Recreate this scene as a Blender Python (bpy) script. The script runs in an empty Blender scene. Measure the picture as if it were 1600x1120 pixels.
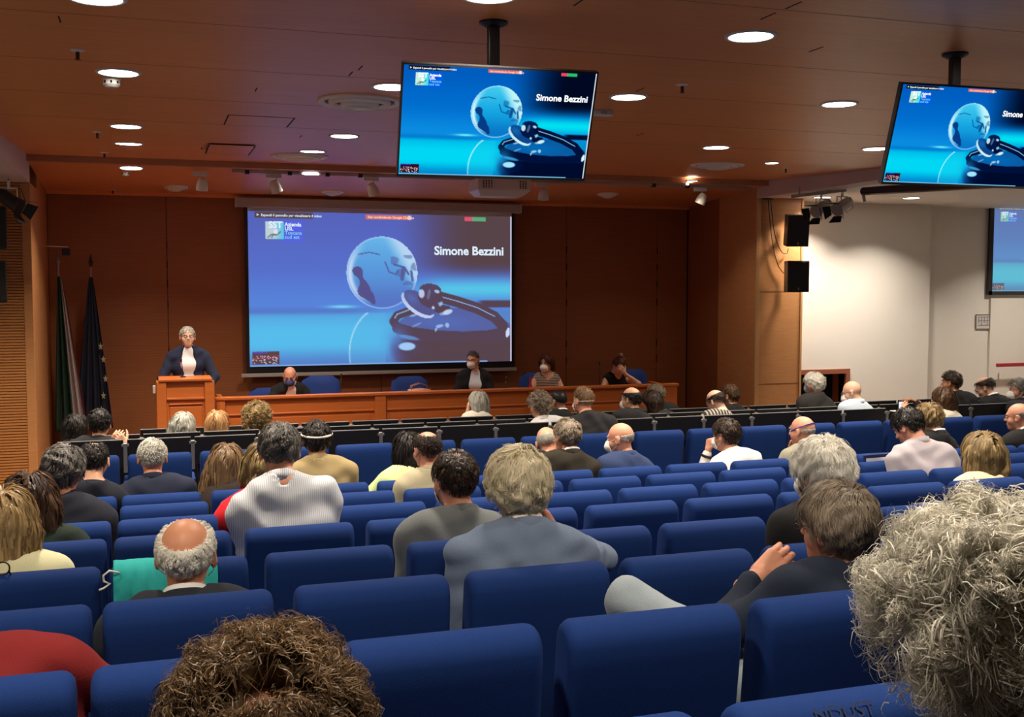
import bpy, bmesh, math, random
import numpy as np
from mathutils import Vector, Matrix
random.seed(7)
C = bpy.context.scene.collection
SC = bpy.context.scene

# ------------------------------------------------------------------ camera, world, exposure
F_PX = 1700.0
YAW = math.radians(18.4)
PITCH = math.atan(110 / F_PX)
CZ = 2.4
cam_data = bpy.data.cameras.new('camera')
cam_data.sensor_fit = 'HORIZONTAL'; cam_data.sensor_width = 36.0
cam_data.lens = 36.0 * F_PX / 1600.0
cam_data.clip_start = 0.05; cam_data.clip_end = 100
cam = bpy.data.objects.new('camera', cam_data); C.objects.link(cam)
cam.location = (0, 0, CZ)
cam.rotation_euler = (math.radians(90) - PITCH, 0, -YAW)
SC.camera = cam
world = bpy.data.worlds.new('world'); SC.world = world
world.use_nodes = True
world.node_tree.nodes['Background'].inputs[0].default_value = (0.9, 0.75, 0.6, 1)
world.node_tree.nodes['Background'].inputs[1].default_value = 0.02
SC.view_settings.view_transform = 'Standard'
SC.view_settings.look = 'None'
SC.view_settings.gamma = 1.0
SC.view_settings.use_curve_mapping = False
SC.view_settings.exposure = 0.0
P_DOWN = 48.0      # watts of one ceiling downlight
P_SIDE = 42.0      # white side aisle downlights
P_SPOT = 120.0     # stage track spots
W_SPREAD = math.radians(118)

# pixel of the 1600x1120 picture -> point of the room on the plane Y=.. or Z=.. (metres)
_F = np.array([math.sin(YAW) * math.cos(PITCH), math.cos(YAW) * math.cos(PITCH), -math.sin(PITCH)])
_R = np.array([math.cos(YAW), -math.sin(YAW), 0.0])
_U = np.cross(_R, _F)
def at(px, py, Y=None, Z=None, X=None):
    d = _F + _R * (px - 800) / F_PX - _U * (py - 560) / F_PX
    if Y is not None: t = Y / d[1]
    elif Z is not None: t = (Z - CZ) / d[2]
    else: t = X / d[0]
    return Vector((d[0] * t, d[1] * t, CZ + d[2] * t))

# ------------------------------------------------------------------ materials
MATS = {}
def _new(name):
    m = bpy.data.materials.new(name); m.use_nodes = True
    nt = m.node_tree
    return m, nt, nt.nodes['Principled BSDF']
def mat(name, col, rough=0.6, metal=0.0, var=0.0, scale=40.0, bump=0.0, spec=0.5, sheen=0.0, stretch=(1, 1, 1), detail=4.0, coat=0.0):
    if name in MATS: return MATS[name]
    m, nt, b = _new(name)
    b.inputs['Roughness'].default_value = rough
    b.inputs['Metallic'].default_value = metal
    b.inputs['Specular IOR Level'].default_value = spec
    if sheen:
        b.inputs['Sheen Weight'].default_value = sheen
        b.inputs['Sheen Roughness'].default_value = 0.5
        b.inputs['Sheen Tint'].default_value = (min(1, col[0] * 3 + .1), min(1, col[1] * 3 + .1), min(1, col[2] * 3 + .1), 1)
    if coat: b.inputs['Coat Weight'].default_value = coat
    if var or bump:
        tc = nt.nodes.new('ShaderNodeTexCoord'); mp = nt.nodes.new('ShaderNodeMapping')
        mp.inputs['Scale'].default_value = stretch
        nz = nt.nodes.new('ShaderNodeTexNoise'); nz.inputs['Scale'].default_value = scale; nz.inputs['Detail'].default_value = detail
        nt.links.new(tc.outputs['Object'], mp.inputs[0]); nt.links.new(mp.outputs[0], nz.inputs['Vector'])
        if var:
            mx = nt.nodes.new('ShaderNodeMix'); mx.data_type = 'RGBA'
            mx.inputs[6].default_value = tuple(max(0, c * (1 - var)) for c in col) + (1,)
            mx.inputs[7].default_value = tuple(min(1, c * (1 + var)) for c in col) + (1,)
            nt.links.new(nz.outputs['Fac'], mx.inputs[0]); nt.links.new(mx.outputs[2], b.inputs['Base Color'])
        else: b.inputs['Base Color'].default_value = (*col, 1)
        if bump:
            bp = nt.nodes.new('ShaderNodeBump'); bp.inputs['Strength'].default_value = bump; bp.inputs['Distance'].default_value = 0.004
            nt.links.new(nz.outputs['Fac'], bp.inputs['Height']); nt.links.new(bp.outputs[0], b.inputs['Normal'])
    else: b.inputs['Base Color'].default_value = (*col, 1)
    MATS[name] = m
    return m
def wood(name, c1, c2, stretch, rough=0.45, scale=1.0, ribs=0.0, spec=0.4):
    """veneer: long grain streaks; ribs > 0 adds fine horizontal grooves (period in metres)."""
    if name in MATS: return MATS[name]
    m, nt, b = _new(name)
    b.inputs['Roughness'].default_value = rough; b.inputs['Specular IOR Level'].default_value = spec
    tc = nt.nodes.new('ShaderNodeTexCoord'); mp = nt.nodes.new('ShaderNodeMapping'); mp.inputs['Scale'].default_value = stretch
    nz = nt.nodes.new('ShaderNodeTexNoise'); nz.inputs['Scale'].default_value = 6 * scale; nz.inputs['Detail'].default_value = 6; nz.inputs['Roughness'].default_value = 0.6
    n2 = nt.nodes.new('ShaderNodeTexNoise'); n2.inputs['Scale'].default_value = 0.6 * scale; n2.inputs['Detail'].default_value = 2
    ad = nt.nodes.new('ShaderNodeMath'); ad.operation = 'MULTIPLY_ADD'; ad.inputs[1].default_value = 0.6
    rmp = nt.nodes.new('ShaderNodeMapRange'); rmp.inputs[1].default_value = 0.35; rmp.inputs[2].default_value = 0.75
    mx = nt.nodes.new('ShaderNodeMix'); mx.data_type = 'RGBA'
    mx.inputs[6].default_value = (*c1, 1); mx.inputs[7].default_value = (*c2, 1)
    sc2 = nt.nodes.new('ShaderNodeMath'); sc2.operation = 'MULTIPLY'; sc2.inputs[1].default_value = 0.45
    nt.links.new(tc.outputs['Object'], mp.inputs[0]); nt.links.new(mp.outputs[0], nz.inputs['Vector'])
    nt.links.new(tc.outputs['Object'], n2.inputs['Vector'])
    nt.links.new(n2.outputs['Fac'], sc2.inputs[0])
    nt.links.new(nz.outputs['Fac'], ad.inputs[0]); nt.links.new(sc2.outputs[0], ad.inputs[2])
    nt.links.new(ad.outputs[0], rmp.inputs[0]); nt.links.new(rmp.outputs[0], mx.inputs[0]); nt.links.new(mx.outputs[2], b.inputs['Base Color'])
    bp = nt.nodes.new('ShaderNodeBump'); bp.inputs['Strength'].default_value = 0.15; bp.inputs['Distance'].default_value = 0.002
    nt.links.new(nz.outputs['Fac'], bp.inputs['Height'])
    if ribs:
        wv = nt.nodes.new('ShaderNodeTexWave'); wv.wave_type = 'BANDS'; wv.bands_direction = 'Z'; wv.inputs['Scale'].default_value = 0.314 / ribs
        b2 = nt.nodes.new('ShaderNodeBump'); b2.inputs['Strength'].default_value = 0.12; b2.inputs['Distance'].default_value = 0.004
        nt.links.new(tc.outputs['Object'], wv.inputs['Vector']); nt.links.new(wv.outputs['Fac'], b2.inputs['Height'])
        nt.links.new(bp.outputs[0], b2.inputs['Normal']); nt.links.new(b2.outputs[0], b.inputs['Normal'])
    else: nt.links.new(bp.outputs[0], b.inputs['Normal'])
    MATS[name] = m
    return m
def glow(name, col, strength):
    if name in MATS: return MATS[name]
    m = bpy.data.materials.new(name); m.use_nodes = True; nt = m.node_tree; nt.nodes.clear()
    o = nt.nodes.new('ShaderNodeOutputMaterial'); e = nt.nodes.new('ShaderNodeEmission')
    e.inputs[0].default_value = (*col, 1); e.inputs[1].default_value = strength
    nt.links.new(e.outputs[0], o.inputs[0]); MATS[name] = m
    return m
M_CEIL = wood('ceiling_veneer', (0.78, 0.27, 0.078), (0.90, 0.36, 0.12), (0.25, 5, 5), rough=0.42)
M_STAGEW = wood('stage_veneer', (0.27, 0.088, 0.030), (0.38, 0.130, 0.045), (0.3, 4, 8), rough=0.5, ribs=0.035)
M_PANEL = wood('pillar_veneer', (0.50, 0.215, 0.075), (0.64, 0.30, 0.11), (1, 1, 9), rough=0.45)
M_RIB = wood('rib_veneer', (0.48, 0.19, 0.05), (0.62, 0.26, 0.075), (1, 1, 9), rough=0.5)
M_BENCH = wood('bench_veneer', (0.50, 0.125, 0.025), (0.64, 0.175, 0.038), (0.4, 4, 9), rough=0.35)
M_WHITE = mat('white_paint', (0.78, 0.73, 0.635), 0.8, var=0.03, scale=3)
M_BEAM = mat('beam_paint', (0.62, 0.50, 0.43), 0.8, var=0.03, scale=3)
M_FLOOR = mat('floor_carpet', (0.03, 0.032, 0.04), 0.9, var=0.3, scale=300)
M_STEP = mat('stage_floor', (0.18, 0.08, 0.03), 0.5, var=0.2, scale=20)
M_BLACK = mat('black_plastic', (0.012, 0.012, 0.013), 0.45)
M_BLACKS = mat('black_satin', (0.018, 0.017, 0.017), 0.28, spec=0.5)
M_GREYP = mat('grey_plastic', (0.45, 0.40, 0.36), 0.5)
M_OFFW = mat('offwhite_plastic', (0.72, 0.66, 0.58), 0.45)
M_VENT = mat('vent_enamel', (0.92, 0.80, 0.66), 0.5)
M_CHROME = mat('brushed_metal', (0.55, 0.54, 0.53), 0.28, metal=1.0)
M_STEEL = mat('grey_metal', (0.30, 0.29, 0.28), 0.4, metal=0.7)
M_BLUE = mat('seat_blue_fabric', (0.006, 0.027, 0.130), 0.85, var=0.2, scale=420, bump=0.2, sheen=0.06, spec=0.15)
M_BLUED = mat('chair_blue_fabric', (0.015, 0.045, 0.22), 0.8, var=0.2, scale=300, bump=0.2, sheen=0.3, spec=0.3)
M_RED = mat('red_enamel', (0.35, 0.015, 0.03), 0.4)
M_BROWNF = mat('brown_frame', (0.30, 0.10, 0.05), 0.4)
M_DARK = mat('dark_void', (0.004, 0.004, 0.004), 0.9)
M_LAMP = glow('downlight_glow', (1.0, 0.93, 0.85), 14.0)

# ------------------------------------------------------------------ mesh helpers
class MB:
    """collects verts / faces and links them as one mesh object"""
    def __init__(s): s.v = []; s.f = []
    def add(s, vs, fs):
        n = len(s.v); s.v += [tuple(p) for p in vs]; s.f += [tuple(i + n for i in q) for q in fs]
    def box(s, x0, x1, y0, y1, z0, z1, M=None):
        vs = [Vector((x, y, z)) for z in (z0, z1) for y in (y0, y1) for x in (x0, x1)]
        if M is not None: vs = [M @ p for p in vs]
        s.add(vs, [(0, 2, 3, 1), (4, 5, 7, 6), (0, 1, 5, 4), (2, 6, 7, 3), (0, 4, 6, 2), (1, 3, 7, 5)])
    def lathe(s, prof, c=(0, 0, 0), n=32, M=None, cap=True):
        """prof: list of (radius, z) from one end to the other, around z"""
        vs = []; fs = []
        for r, z in prof:
            for k in range(n):
                a = 2 * math.pi * k / n
                p = Vector((r * math.cos(a), r * math.sin(a), z))
                vs.append((M @ p if M is not None else p) + Vector(c))
        for i in range(len(prof) - 1):
            for k in range(n):
                fs.append((i * n + k, i * n + (k + 1) % n, (i + 1) * n + (k + 1) % n, (i + 1) * n + k))
        if cap:
            fs.append(tuple(range(n))[::-1]); fs.append(tuple((len(prof) - 1) * n + k for k in range(n)))
        s.add(vs, fs)
    def tube(s, pts, r, n=8):
        pts = [Vector(p) for p in pts]; rs = r if isinstance(r, (list, tuple)) else [r] * len(pts)
        vs = []; fs = []; prev = None
        for i, p in enumerate(pts):
            t = (pts[min(i + 1, len(pts) - 1)] - pts[max(i - 1, 0)]).normalized()
            if prev is None: a = t.orthogonal().normalized()
            else: a = (prev - t * prev.dot(t)).normalized()
            prev = a; b = t.cross(a)
            for k in range(n):
                w = 2 * math.pi * k / n
                vs.append(p + (a * math.cos(w) + b * math.sin(w)) * rs[i])
        for i in range(len(pts) - 1):
            for k in range(n): fs.append((i * n + k, i * n + (k + 1) % n, (i + 1) * n + (k + 1) % n, (i + 1) * n + k))
        fs.append(tuple(range(n))[::-1]); fs.append(tuple((len(pts) - 1) * n + k for k in range(n)))
        s.add(vs, fs)
    def mesh(s, name, material, smooth=False, bevel=0.0, seg=2):
        me = bpy.data.meshes.new(name); me.from_pydata(s.v, [], s.f)
        bm = bmesh.new(); bm.from_mesh(me)
        bmesh.ops.recalc_face_normals(bm, faces=bm.faces)
        if bevel: bmesh.ops.bevel(bm, geom=list(bm.edges), offset=bevel, segments=seg, profile=0.5, affect='EDGES', clamp_overlap=True)
        bm.to_mesh(me); bm.free()
        if smooth: me.polygons.foreach_set('use_smooth', [True] * len(me.polygons))
        me.materials.append(material); me.update()
        return me
    def build(s, name, material, parent=None, smooth=False, bevel=0.0, seg=2, loc=None):
        return link(name, s.mesh(name, material, smooth, bevel, seg), parent, loc)
def link(name, me, parent=None, loc=None):
    o = bpy.data.objects.new(name, me); C.objects.link(o)
    if parent is not None: o.parent = parent
    if loc is not None: o.location = loc
    return o
def smooth_angle(o, deg=40):
    me = o.data
    me.polygons.foreach_set('use_smooth', [True] * len(me.polygons))
    me.set_sharp_from_angle(angle=math.radians(deg))
    return o
def thing(name, label, cat, loc=(0, 0, 0), rz=0.0, group=None):
    o = bpy.data.objects.new(name, None); C.objects.link(o); o.empty_display_size = 0.1
    o.location = loc; o.rotation_euler = (0, 0, rz); tag(o, label, cat, group); return o
def tag(o, label, cat, group=None):
    o['label'] = label; o['category'] = cat
    if group: o['group'] = group
    return o
def structure(o): o['kind'] = 'structure'; return o
def dup(root, loc, label=None, rz=None, group=None):
    r = root.copy(); C.objects.link(r); r.location = loc
    if rz is not None: r.rotation_euler = (0, 0, rz)
    if label: r['label'] = label
    if group: r['group'] = group
    for ch in list(root.children):
        c = ch.copy(); C.objects.link(c); c.parent = r
        for g in ch.children:
            d = g.copy(); C.objects.link(d); d.parent = c
    return r
def bx(name, b, material, parent=None, bevel=0.0, M=None):
    m = MB(); m.box(*b, M=M); return m.build(name, material, parent, bevel=bevel)
def text_mesh(s, size, bold=0.0):
    cu = bpy.data.curves.new('lettering', 'FONT'); cu.body = s; cu.size = size; cu.offset = bold
    cu.resolution_u = 3
    ob = bpy.data.objects.new('lettering', cu); C.objects.link(ob)
    dg = bpy.context.evaluated_depsgraph_get(); dg.update()
    me = bpy.data.meshes.new_from_object(ob.evaluated_get(dg))
    bpy.data.objects.remove(ob)
    return me

# ------------------------------------------------------------------ room shell
ROWS = [('Y', 0.86, 0.65), ('Z', 1.65, 0.73), ('A', 2.44, 0.807), ('B', 3.25, 0.89), ('C', 4.03, 0.972), ('D', 4.82, 1.047), ('E', 5.61, 1.133),
        ('F', 6.35, 1.205), ('G', 7.12, 1.286), ('I', 8.86, 1.283), ('J', 9.6, 1.267), ('K', 10.6, 1.355), ('L', 11.6, 1.435)]
ROWS = [(n, v - .07, h) for n, v, h in ROWS]
SEAT_H = 1.0
FLOORZ = {n: CZ - h - SEAT_H for n, v, h in ROWS}
ROWV = {n: v for n, v, h in ROWS}
# stepped floor: one tread per row
m = MB()
edges = [(-4.0, 0.2)] + [(v, v) for n, v, h in ROWS]
zprev = FLOORZ['Y'] + 0.08
ys = [-4.0] + [v - 0.25 for n, v, h in ROWS] + [12.6]
zs = [FLOORZ['Y'] + 0.16] + [FLOORZ[n] for n, v, h in ROWS]
ys[1] = -0.1
for i in range(len(zs)):
    m.box(-4.5, 14.6, ys[i], ys[i + 1], -0.5, zs[i])
structure(m.build('floor', M_FLOOR))
SZ = 0.13   # stage height
structure(bx('floor_stage', (-4.5, 14.6, 12.6, 16.0, -0.5, SZ), M_STEP))
# stage back wall: backing + veneer panels with open joints
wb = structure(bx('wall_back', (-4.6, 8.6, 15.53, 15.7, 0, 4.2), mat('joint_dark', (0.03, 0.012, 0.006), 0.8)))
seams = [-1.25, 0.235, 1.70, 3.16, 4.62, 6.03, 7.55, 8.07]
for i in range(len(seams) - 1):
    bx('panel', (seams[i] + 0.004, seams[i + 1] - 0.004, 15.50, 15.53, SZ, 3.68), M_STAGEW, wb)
for sx in (0.235, 6.03, 4.62, 7.55):
    m = MB()
    for zz in (2.98, 2.72, 2.46, 2.18, 1.55, 1.3): m.box(sx - 0.006, sx + 0.006, 15.49, 15.502, zz - 0.05, zz + 0.05)
    m.build('joint_slot', M_DARK, wb)
bx('cornice', (-1.25, 8.07, 15.44, 15.50, 3.63, 3.70), M_CEIL, wb)
# stage side walls
wl = structure(bx('wall_stage_left', (-1.45, -1.252, 14.2, 15.5, 0, 3.9), M_PANEL))
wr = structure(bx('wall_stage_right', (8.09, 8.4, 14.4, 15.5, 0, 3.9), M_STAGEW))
# left pilaster with ribbed face
pl = structure(bx('pillar_left', (-3.4, -1.25, 13.42, 14.2, 0, 3.58), M_PANEL))
m = MB(); z = 0.0; P = 0.0325
while z < 3.56:
    m.box(-3.38, -1.345, 13.395, 13.425, z + 0.005, z + P - 0.005); z += P
r = m.build('rib_slats', M_RIB, pl, bevel=0.0); r['kind'] = 'stuff'
bx('edge_strip', (-1.345, -1.248, 13.385, 13.425, 0, 3.575), M_PANEL, pl, bevel=0.006)
# right pillar
pr = structure(bx('pillar_right', (8.05, 8.80, 13.402, 14.45, 0, 3.86), M_PANEL))
bx('edge_strip', (8.045, 8.11, 13.385, 13.405, 0, 3.65), mat('pale_edge', (0.62, 0.33, 0.13), 0.4), pr, bevel=0.004)
bx('edge_strip', (8.77, 8.805, 13.385, 13.405, 0, 3.65), mat('pale_edge', (0.62, 0.33, 0.13), 0.4), pr, bevel=0.004)
for zz in (1.05, 2.35): bx('panel_joint', (8.11, 8.77, 13.3995, 13.403, zz, zz + 0.003), mat('joint_brown', (.25, .10, .03)), pr)
# white walls of the side aisle
w1 = MB(); w1.box(8.8, 8.97, 13.8, 14.0, 0, 3.7); w1.box(8.97, 9.86, 13.8, 14.0, 1.165, 3.7); w1.box(9.86, 11.32, 13.8, 14.0, 0, 3.7)
structure(w1.build('wall_aisle', M_WHITE))
structure(bx('wall_right', (11.0, 14.6, 14.1, 14.3, 0, 3.7), M_WHITE))
structure(bx('wall_side', (14.4, 14.6, -4, 14.1, 0, 4.0), M_WHITE))
structure(bx('wall_left', (-4.6, -4.4, -4, 14.0, 0, 4.2), M_WHITE))
structure(bx('wall_rear', (-4.6, 14.6, -4.2, -4.0, 0, 4.2), M_PANEL))
structure(bx('trim_1', (12.72, 14.4, 14.06, 14.1, 0, 2.24), M_WHITE))
d1 = structure(bx('door_1', (8.97, 9.86, 14.15, 14.18, 0, 1.17), M_DARK))  # near-black panel paints the unlit depth of the framed opening
m = MB(); m.box(8.93, 9.90, 13.77, 13.82, 1.13, 1.20); m.box(9.83, 9.90, 13.77, 13.82, 0, 1.13); m.box(8.93, 9.0, 13.77, 13.82, 0, 1.13)
m.box(8.95, 9.88, 13.82, 14.15, 1.165, 1.18); m.box(9.86, 9.88, 13.82, 14.15, 0, 1.17)
m.build('door_frame', M_BROWNF, d1)
# ceilings
cm = structure(bx('ceiling', (-1.25, 8.05, -4, 10.6, 3.78, 3.9), M_CEIL))
def slab(name, y0, z0, y1, z1, x0=-1.25, x1=8.07, t=0.1, material=M_CEIL):
    m = MB(); m.add([(x0, y0, z0), (x1, y0, z0), (x1, y1, z1), (x0, y1, z1), (x0, y0, z0 + t), (x1, y0, z0 + t), (x1, y1, z1 + t), (x0, y1, z1 + t)],
                    [(0, 1, 2, 3), (7, 6, 5, 4), (0, 4, 5, 1), (1, 5, 6, 2), (2, 6, 7, 3), (3, 7, 4, 0)])
    return structure(m.build(name, material))
slab('ceiling_slope', 10.6, 3.78, 13.12, 3.865)
slab('ceiling_stage', 13.20, 3.80, 15.5, 3.665)
structure(bx('trim_2', (-1.25, 8.07, 13.10, 13.20, 3.795, 3.87), wood('trim_veneer', (0.42, 0.2, 0.1), (0.5, 0.25, 0.13), (0.3, 5, 5))))
bl = structure(bx('beam_left', (-4.4, -1.25, -4, 13.40, 3.58, 3.95), M_BEAM))
br = structure(bx('beam_right', (8.05, 8.35, -4, 13.40, 3.652, 3.95), M_BEAM))
structure(bx('ceiling_aisle', (8.35, 14.6, -4, 14.2, 3.66, 3.9), M_WHITE))
structure(bx('roof', (-4.8, 14.8, -4.3, 16.0, 4.2, 4.3), M_DARK))
# access hatches in the ceiling: recessed outline + panel
def hatch(px0, py0, px1, py1):
    a = at(px0, py0, Z=3.78); b = at(px1, py1, Z=3.78)
    x0, x1 = sorted((a.x, b.x)); y0, y1 = sorted((a.y, b.y))
    m = MB()
    for (p, q, r_, s_) in ((x0, x1, y0, y0 + .012), (x0, x1, y1 - .012, y1), (x0, x0 + .012, y0, y1), (x1 - .012, x1, y0, y1)): m.box(p, q, r_, s_, 3.7785, 3.781)
    m.build('hatch_joint', M_DARK, cm)
    bx('hatch', (x0 + .014, x1 - .014, y0 + .014, y1 - .014, 3.7775, 3.783), M_CEIL, cm)
hatch(356, 179, 449, 199); hatch(320, 240, 400, 228)
# veneer sheet joints of the ceiling
jm = MB()
for yy in (1.2, 2.4, 3.6, 4.8, 6.0, 7.2, 8.4, 9.6): jm.box(-1.25, 8.05, yy, yy + 0.003, 3.7792, 3.781)
jm.build('sheet_joint', mat('joint_soft', (0.14, 0.05, 0.02), 0.6), cm)
sl = MB()
for (px, py) in ((563, 106), (548, 115), (400, 140), (470, 213), (905, 3), (1200, 25), (1240, 8), (1275, 77), (1000, 140), (1000, 210), (645, 240), (315, 232), (93, 30)):
    p = at(px, py, Z=3.78); sl.box(p.x - .004, p.x + .004, p.y - .07, p.y + .07, 3.778, 3.782)
o = sl.build('fixing_slot', M_DARK, cm); o['kind'] = 'stuff'

# ------------------------------------------------------------------ ceiling fixtures
def ceil_z(y):
    if y < 10.6: return 3.78
    if y < 13.12: return 3.78 + (y - 10.6) / 2.52 * 0.085
    return 3.80 - (y - 13.2) / 2.3 * 0.135
def ceil_pt(px, py):
    z = 3.78
    for _ in range(30):
        p = at(px, py, Z=z); nz = ceil_z(p.y)
        z = 0.5 * z + 0.5 * nz
    return p
def tilt_of(y):
    if y < 10.6: return 0.0
    if y < 13.12: return math.atan(0.085 / 2.52)
    return -math.atan(0.135 / 2.3)
def downlight(p, label, r=0.125, power=None, tilt=0.0, color=(1.0, 0.86, 0.70)):
    t = thing('downlight', label, 'ceiling light', p, group='round ceiling downlights'); t.rotation_euler = (tilt, 0, 0)
    m = MB(); m.lathe([(r + .022, 0.004), (r + .022, -0.004), (r + .012, -0.010), (r, -0.008), (r - .002, 0.002)], n=40, cap=False); m.build('rim', M_OFFW, t, smooth=True)
    m = MB(); m.lathe([(r, -0.006), (r * .6, -0.007)], n=40); m.build('diffuser', M_LAMP, t)
    ld = bpy.data.lights.new('downlight_lamp', 'AREA'); ld.shape = 'DISK'; ld.size = r * 1.9; ld.energy = P_DOWN if power is None else power
    ld.color = color; ld.spread = W_SPREAD
    lo = bpy.data.objects.new('lamp', ld); C.objects.link(lo); lo.parent = t; lo.location = (0, 0, -0.014)
    return t
DL = [(185, 113, 'oval-looking lit downlight above the smoke detector at the left of the ceiling'),
      (197, 197, 'second downlight down from the smoke detector, left ceiling column'),
      (201, 224, 'thin-looking downlight on the sloping ceiling strip, left column'),
      (205, 262, 'leftmost downlight on the stage ceiling, beside a small detector'),
      (612, 135, 'downlight partly hidden by the left edge of the hanging television'),
      (538, 212, 'downlight between the two large round vents'),
      (488, 236, 'thin-looking downlight touching the rear large round vent'),
      (484, 270, 'stage ceiling downlight between two white track spotlights'),
      (982, 151, 'downlight just right of the hanging central television'),
      (1173, 56, 'largest lit downlight, upper right part of the wooden ceiling'),
      (1119, 230, 'downlight above the round vent at the right end of the stage'),
      (1206, 254, 'small downlight near the white beam at the right end of the stage'),
      (1311, 162, 'downlight left of the hanging television at the right side'),
      (1368, 232, 'downlight half hidden behind the left edge of the right television'),
      (1082, 282, 'small stage downlight beside the rightmost white track spotlight'),
      (150, -4, 'downlight cut by the top border of the picture, far left')]
for px, py, lb in DL:
    p = ceil_pt(px, py)
    downlight(p, lb, tilt=tilt_of(p.y), r=0.12 if py not in (254, 282) else 0.07, power=P_DOWN * .55 if px in (205,) else None if py not in (254, 282) else 8)
for k_, (x, y) in enumerate(((1.55, 5.0), (1.35, 1.55), (3.2, 2.9), (4.9, 4.6), (6.6, 5.0), (6.6, 7.6), (6.6, 2.4), (-.2, 2.2))):  # second one, unseen, moved off the grid to light the near curly hair
    downlight(Vector((x, y, 3.78)), 'round downlight in the wooden ceiling outside the top border, ' + ['over the second seat column', 'placed to light the curly heads', 'right of the nearest rows', 'behind the right television', 'above the right rear seats', 'near the white beam', 'over the rear right corner', 'over the rear left seats'][k_], power=P_DOWN * (.62 if y < 3 else .8))
for px, py, lb in ((1424, 309, 'downlight in the white aisle ceiling below the black roller case'), (1285, 308, 'downlight in the white aisle ceiling behind the two theatre spotlights')):
    downlight(at(px, py, Z=3.66), lb, power=P_SIDE, color=(1.0, 0.9, 0.8), r=0.11)
for x, y in ((10.2, 6.0), (12.6, 9.0), (11.2, 3.0), (13.0, 12.6), (10.2, 9.5), (12.6, 5.0)):
    downlight(Vector((x, y, 3.66)), 'round downlight in the white aisle ceiling, ' + {(10.2, 6.0): 'close to the right television', (12.6, 9.0): 'in front of the side screen', (11.2, 3.0): 'over the rear of the aisle', (13.0, 12.6): 'right before the side screen', (10.2, 9.5): 'between beam and side screen', (12.6, 5.0): 'outermost over the middle of the aisle'}[(x, y)], power=P_SIDE, color=(1.0, 0.9, 0.8), r=0.11)
for x, y in ((-2.6, 11.0), (-2.6, 7.0), (-2.6, 3.0)):
    downlight(Vector((x, y, 3.58)), 'round downlight under the left white beam, ' + {11.0: 'nearest the ribbed pillar', 7.0: 'halfway along the hall', 3.0: 'above the rear rows'}[y], power=P_SIDE * 1.3)

def vent(p, r, label, tilt=0.0, dark=False):
    t = thing('round_vent', label, 'air vent', p); t.rotation_euler = (tilt, 0, 0)
    bk = MB(); bk.lathe([(r * .93, 0.001), (r * .93, -0.002)], n=48); bk.build('backing', M_DARK if dark else mat('vent_shadow', (0.16, 0.10, 0.07), 0.6), t)
    for k, (a, b_, z) in enumerate(((1.0, .86, -.022), (.74, .60, -.040), (.46, .30, -.055))):
        m = MB(); m.lathe([(r * a, 0.0), (r * a, z * .6), (r * (a + b_) / 2, z), (r * b_, z * .5), (r * b_ * .97, z * .3)], n=56, cap=False); m.build('ring', M_VENT, t, smooth=True)
    m = MB(); m.lathe([(r * .2, -.004), (r * .2, -.055), (r * .12, -.062), (0.001, -.064)], n=32); m.build('hub', M_VENT, t, smooth=True)
    m = MB()
    for k in range(3):
        a = k * 2.094
        m.box(r * .15, r * .9, -.004, .004, -.010, -.003, M=Matrix.Rotation(a, 4, 'Z'))
    m.build('spoke', M_VENT, t)
p = ceil_pt(562, 158); vent(p, 0.31, 'large round ceiling vent nearest, left of the central television', tilt_of(p.y))
p = ceil_pt(468, 243); vent(p, 0.31, 'large round ceiling vent farther back, above the projection screen', tilt_of(p.y))
p = ceil_pt(1121, 257); vent(p, 0.30, 'large round ceiling vent near the white beam at the right', tilt_of(p.y))
for px, py, lb in ((520, 299, 'small dark round stage vent right of the second track spotlight'), (275, 292, 'small round stage vent left of the first track spotlight'), (950, 303, 'small round stage vent right of the projector')):
    p = ceil_pt(px, py); vent(p, 0.15, lb, tilt_of(p.y), dark=True)
def detector(px, py, label, s=1.0):
    p = ceil_pt(px, py); t = thing('smoke_detector', label, 'smoke detector', p)
    m = MB(); m.lathe([(.055 * s, 0), (.055 * s, -.012)], n=24); m.build('base', M_OFFW, t)
    m = MB(); m.lathe([(.05 * s, -.012), (.05 * s, -.04 * s), (.035 * s, -.055 * s), (.02 * s, -.058 * s)], n=24); m.build('head', M_OFFW, t, smooth=False)
    m = MB()
    for k in range(8): m.box(.046 * s, .052 * s, -.006, .006, -.036 * s, -.02 * s, M=Matrix.Rotation(k * .785, 4, 'Z'))
    m.build('slots', M_DARK, t)
detector(174, 122, 'white smoke detector hanging below the first left downlight', 1.1)
detector(196, 268, 'small white smoke detector beside the leftmost stage downlight', .9)
detector(1072, 285, 'small white detector beside the small stage downlight at the right', .8)
for k, (px, py) in enumerate(((121, 78), (152, 206), (163, 238), (1066, 132), (1228, 262), (176, 296))):
    p = ceil_pt(px, py)
    lbs = ['dark sprinkler head left of the first downlight', 'sprinkler head left of the second left downlight', 'sprinkler head on the sloping strip at the left', 'sprinkler head right of the downlight beside the television',
           'thin sprinkler head at the edge of the white beam', 'small sprinkler head on the stage ceiling at the left']
    t = thing('sprinkler', lbs[k], 'sprinkler', p)
    m = MB(); m.lathe([(.042, 0), (.042, -.004), (.02, -.012)], n=20); m.build('flange', M_VENT, t)
    m = MB(); m.lathe([(.012, -.01), (.010, -.05), (.016, -.052), (.016, -.056)], n=12); m.build('nozzle', mat('dark_red', (0.10, 0.02, 0.01), .5), t)
p = ceil_pt(942, 172); t = thing('motion_sensor', 'flat white box on the ceiling right of the central television', 'sensor', p)
bx('housing', (-.09, .07, -.035, .035, -.045, 0), M_OFFW, t, bevel=.006); bx('lens', (-.03, .02, -.038, -.034, -.035, -.012), M_GREYP, t)

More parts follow.
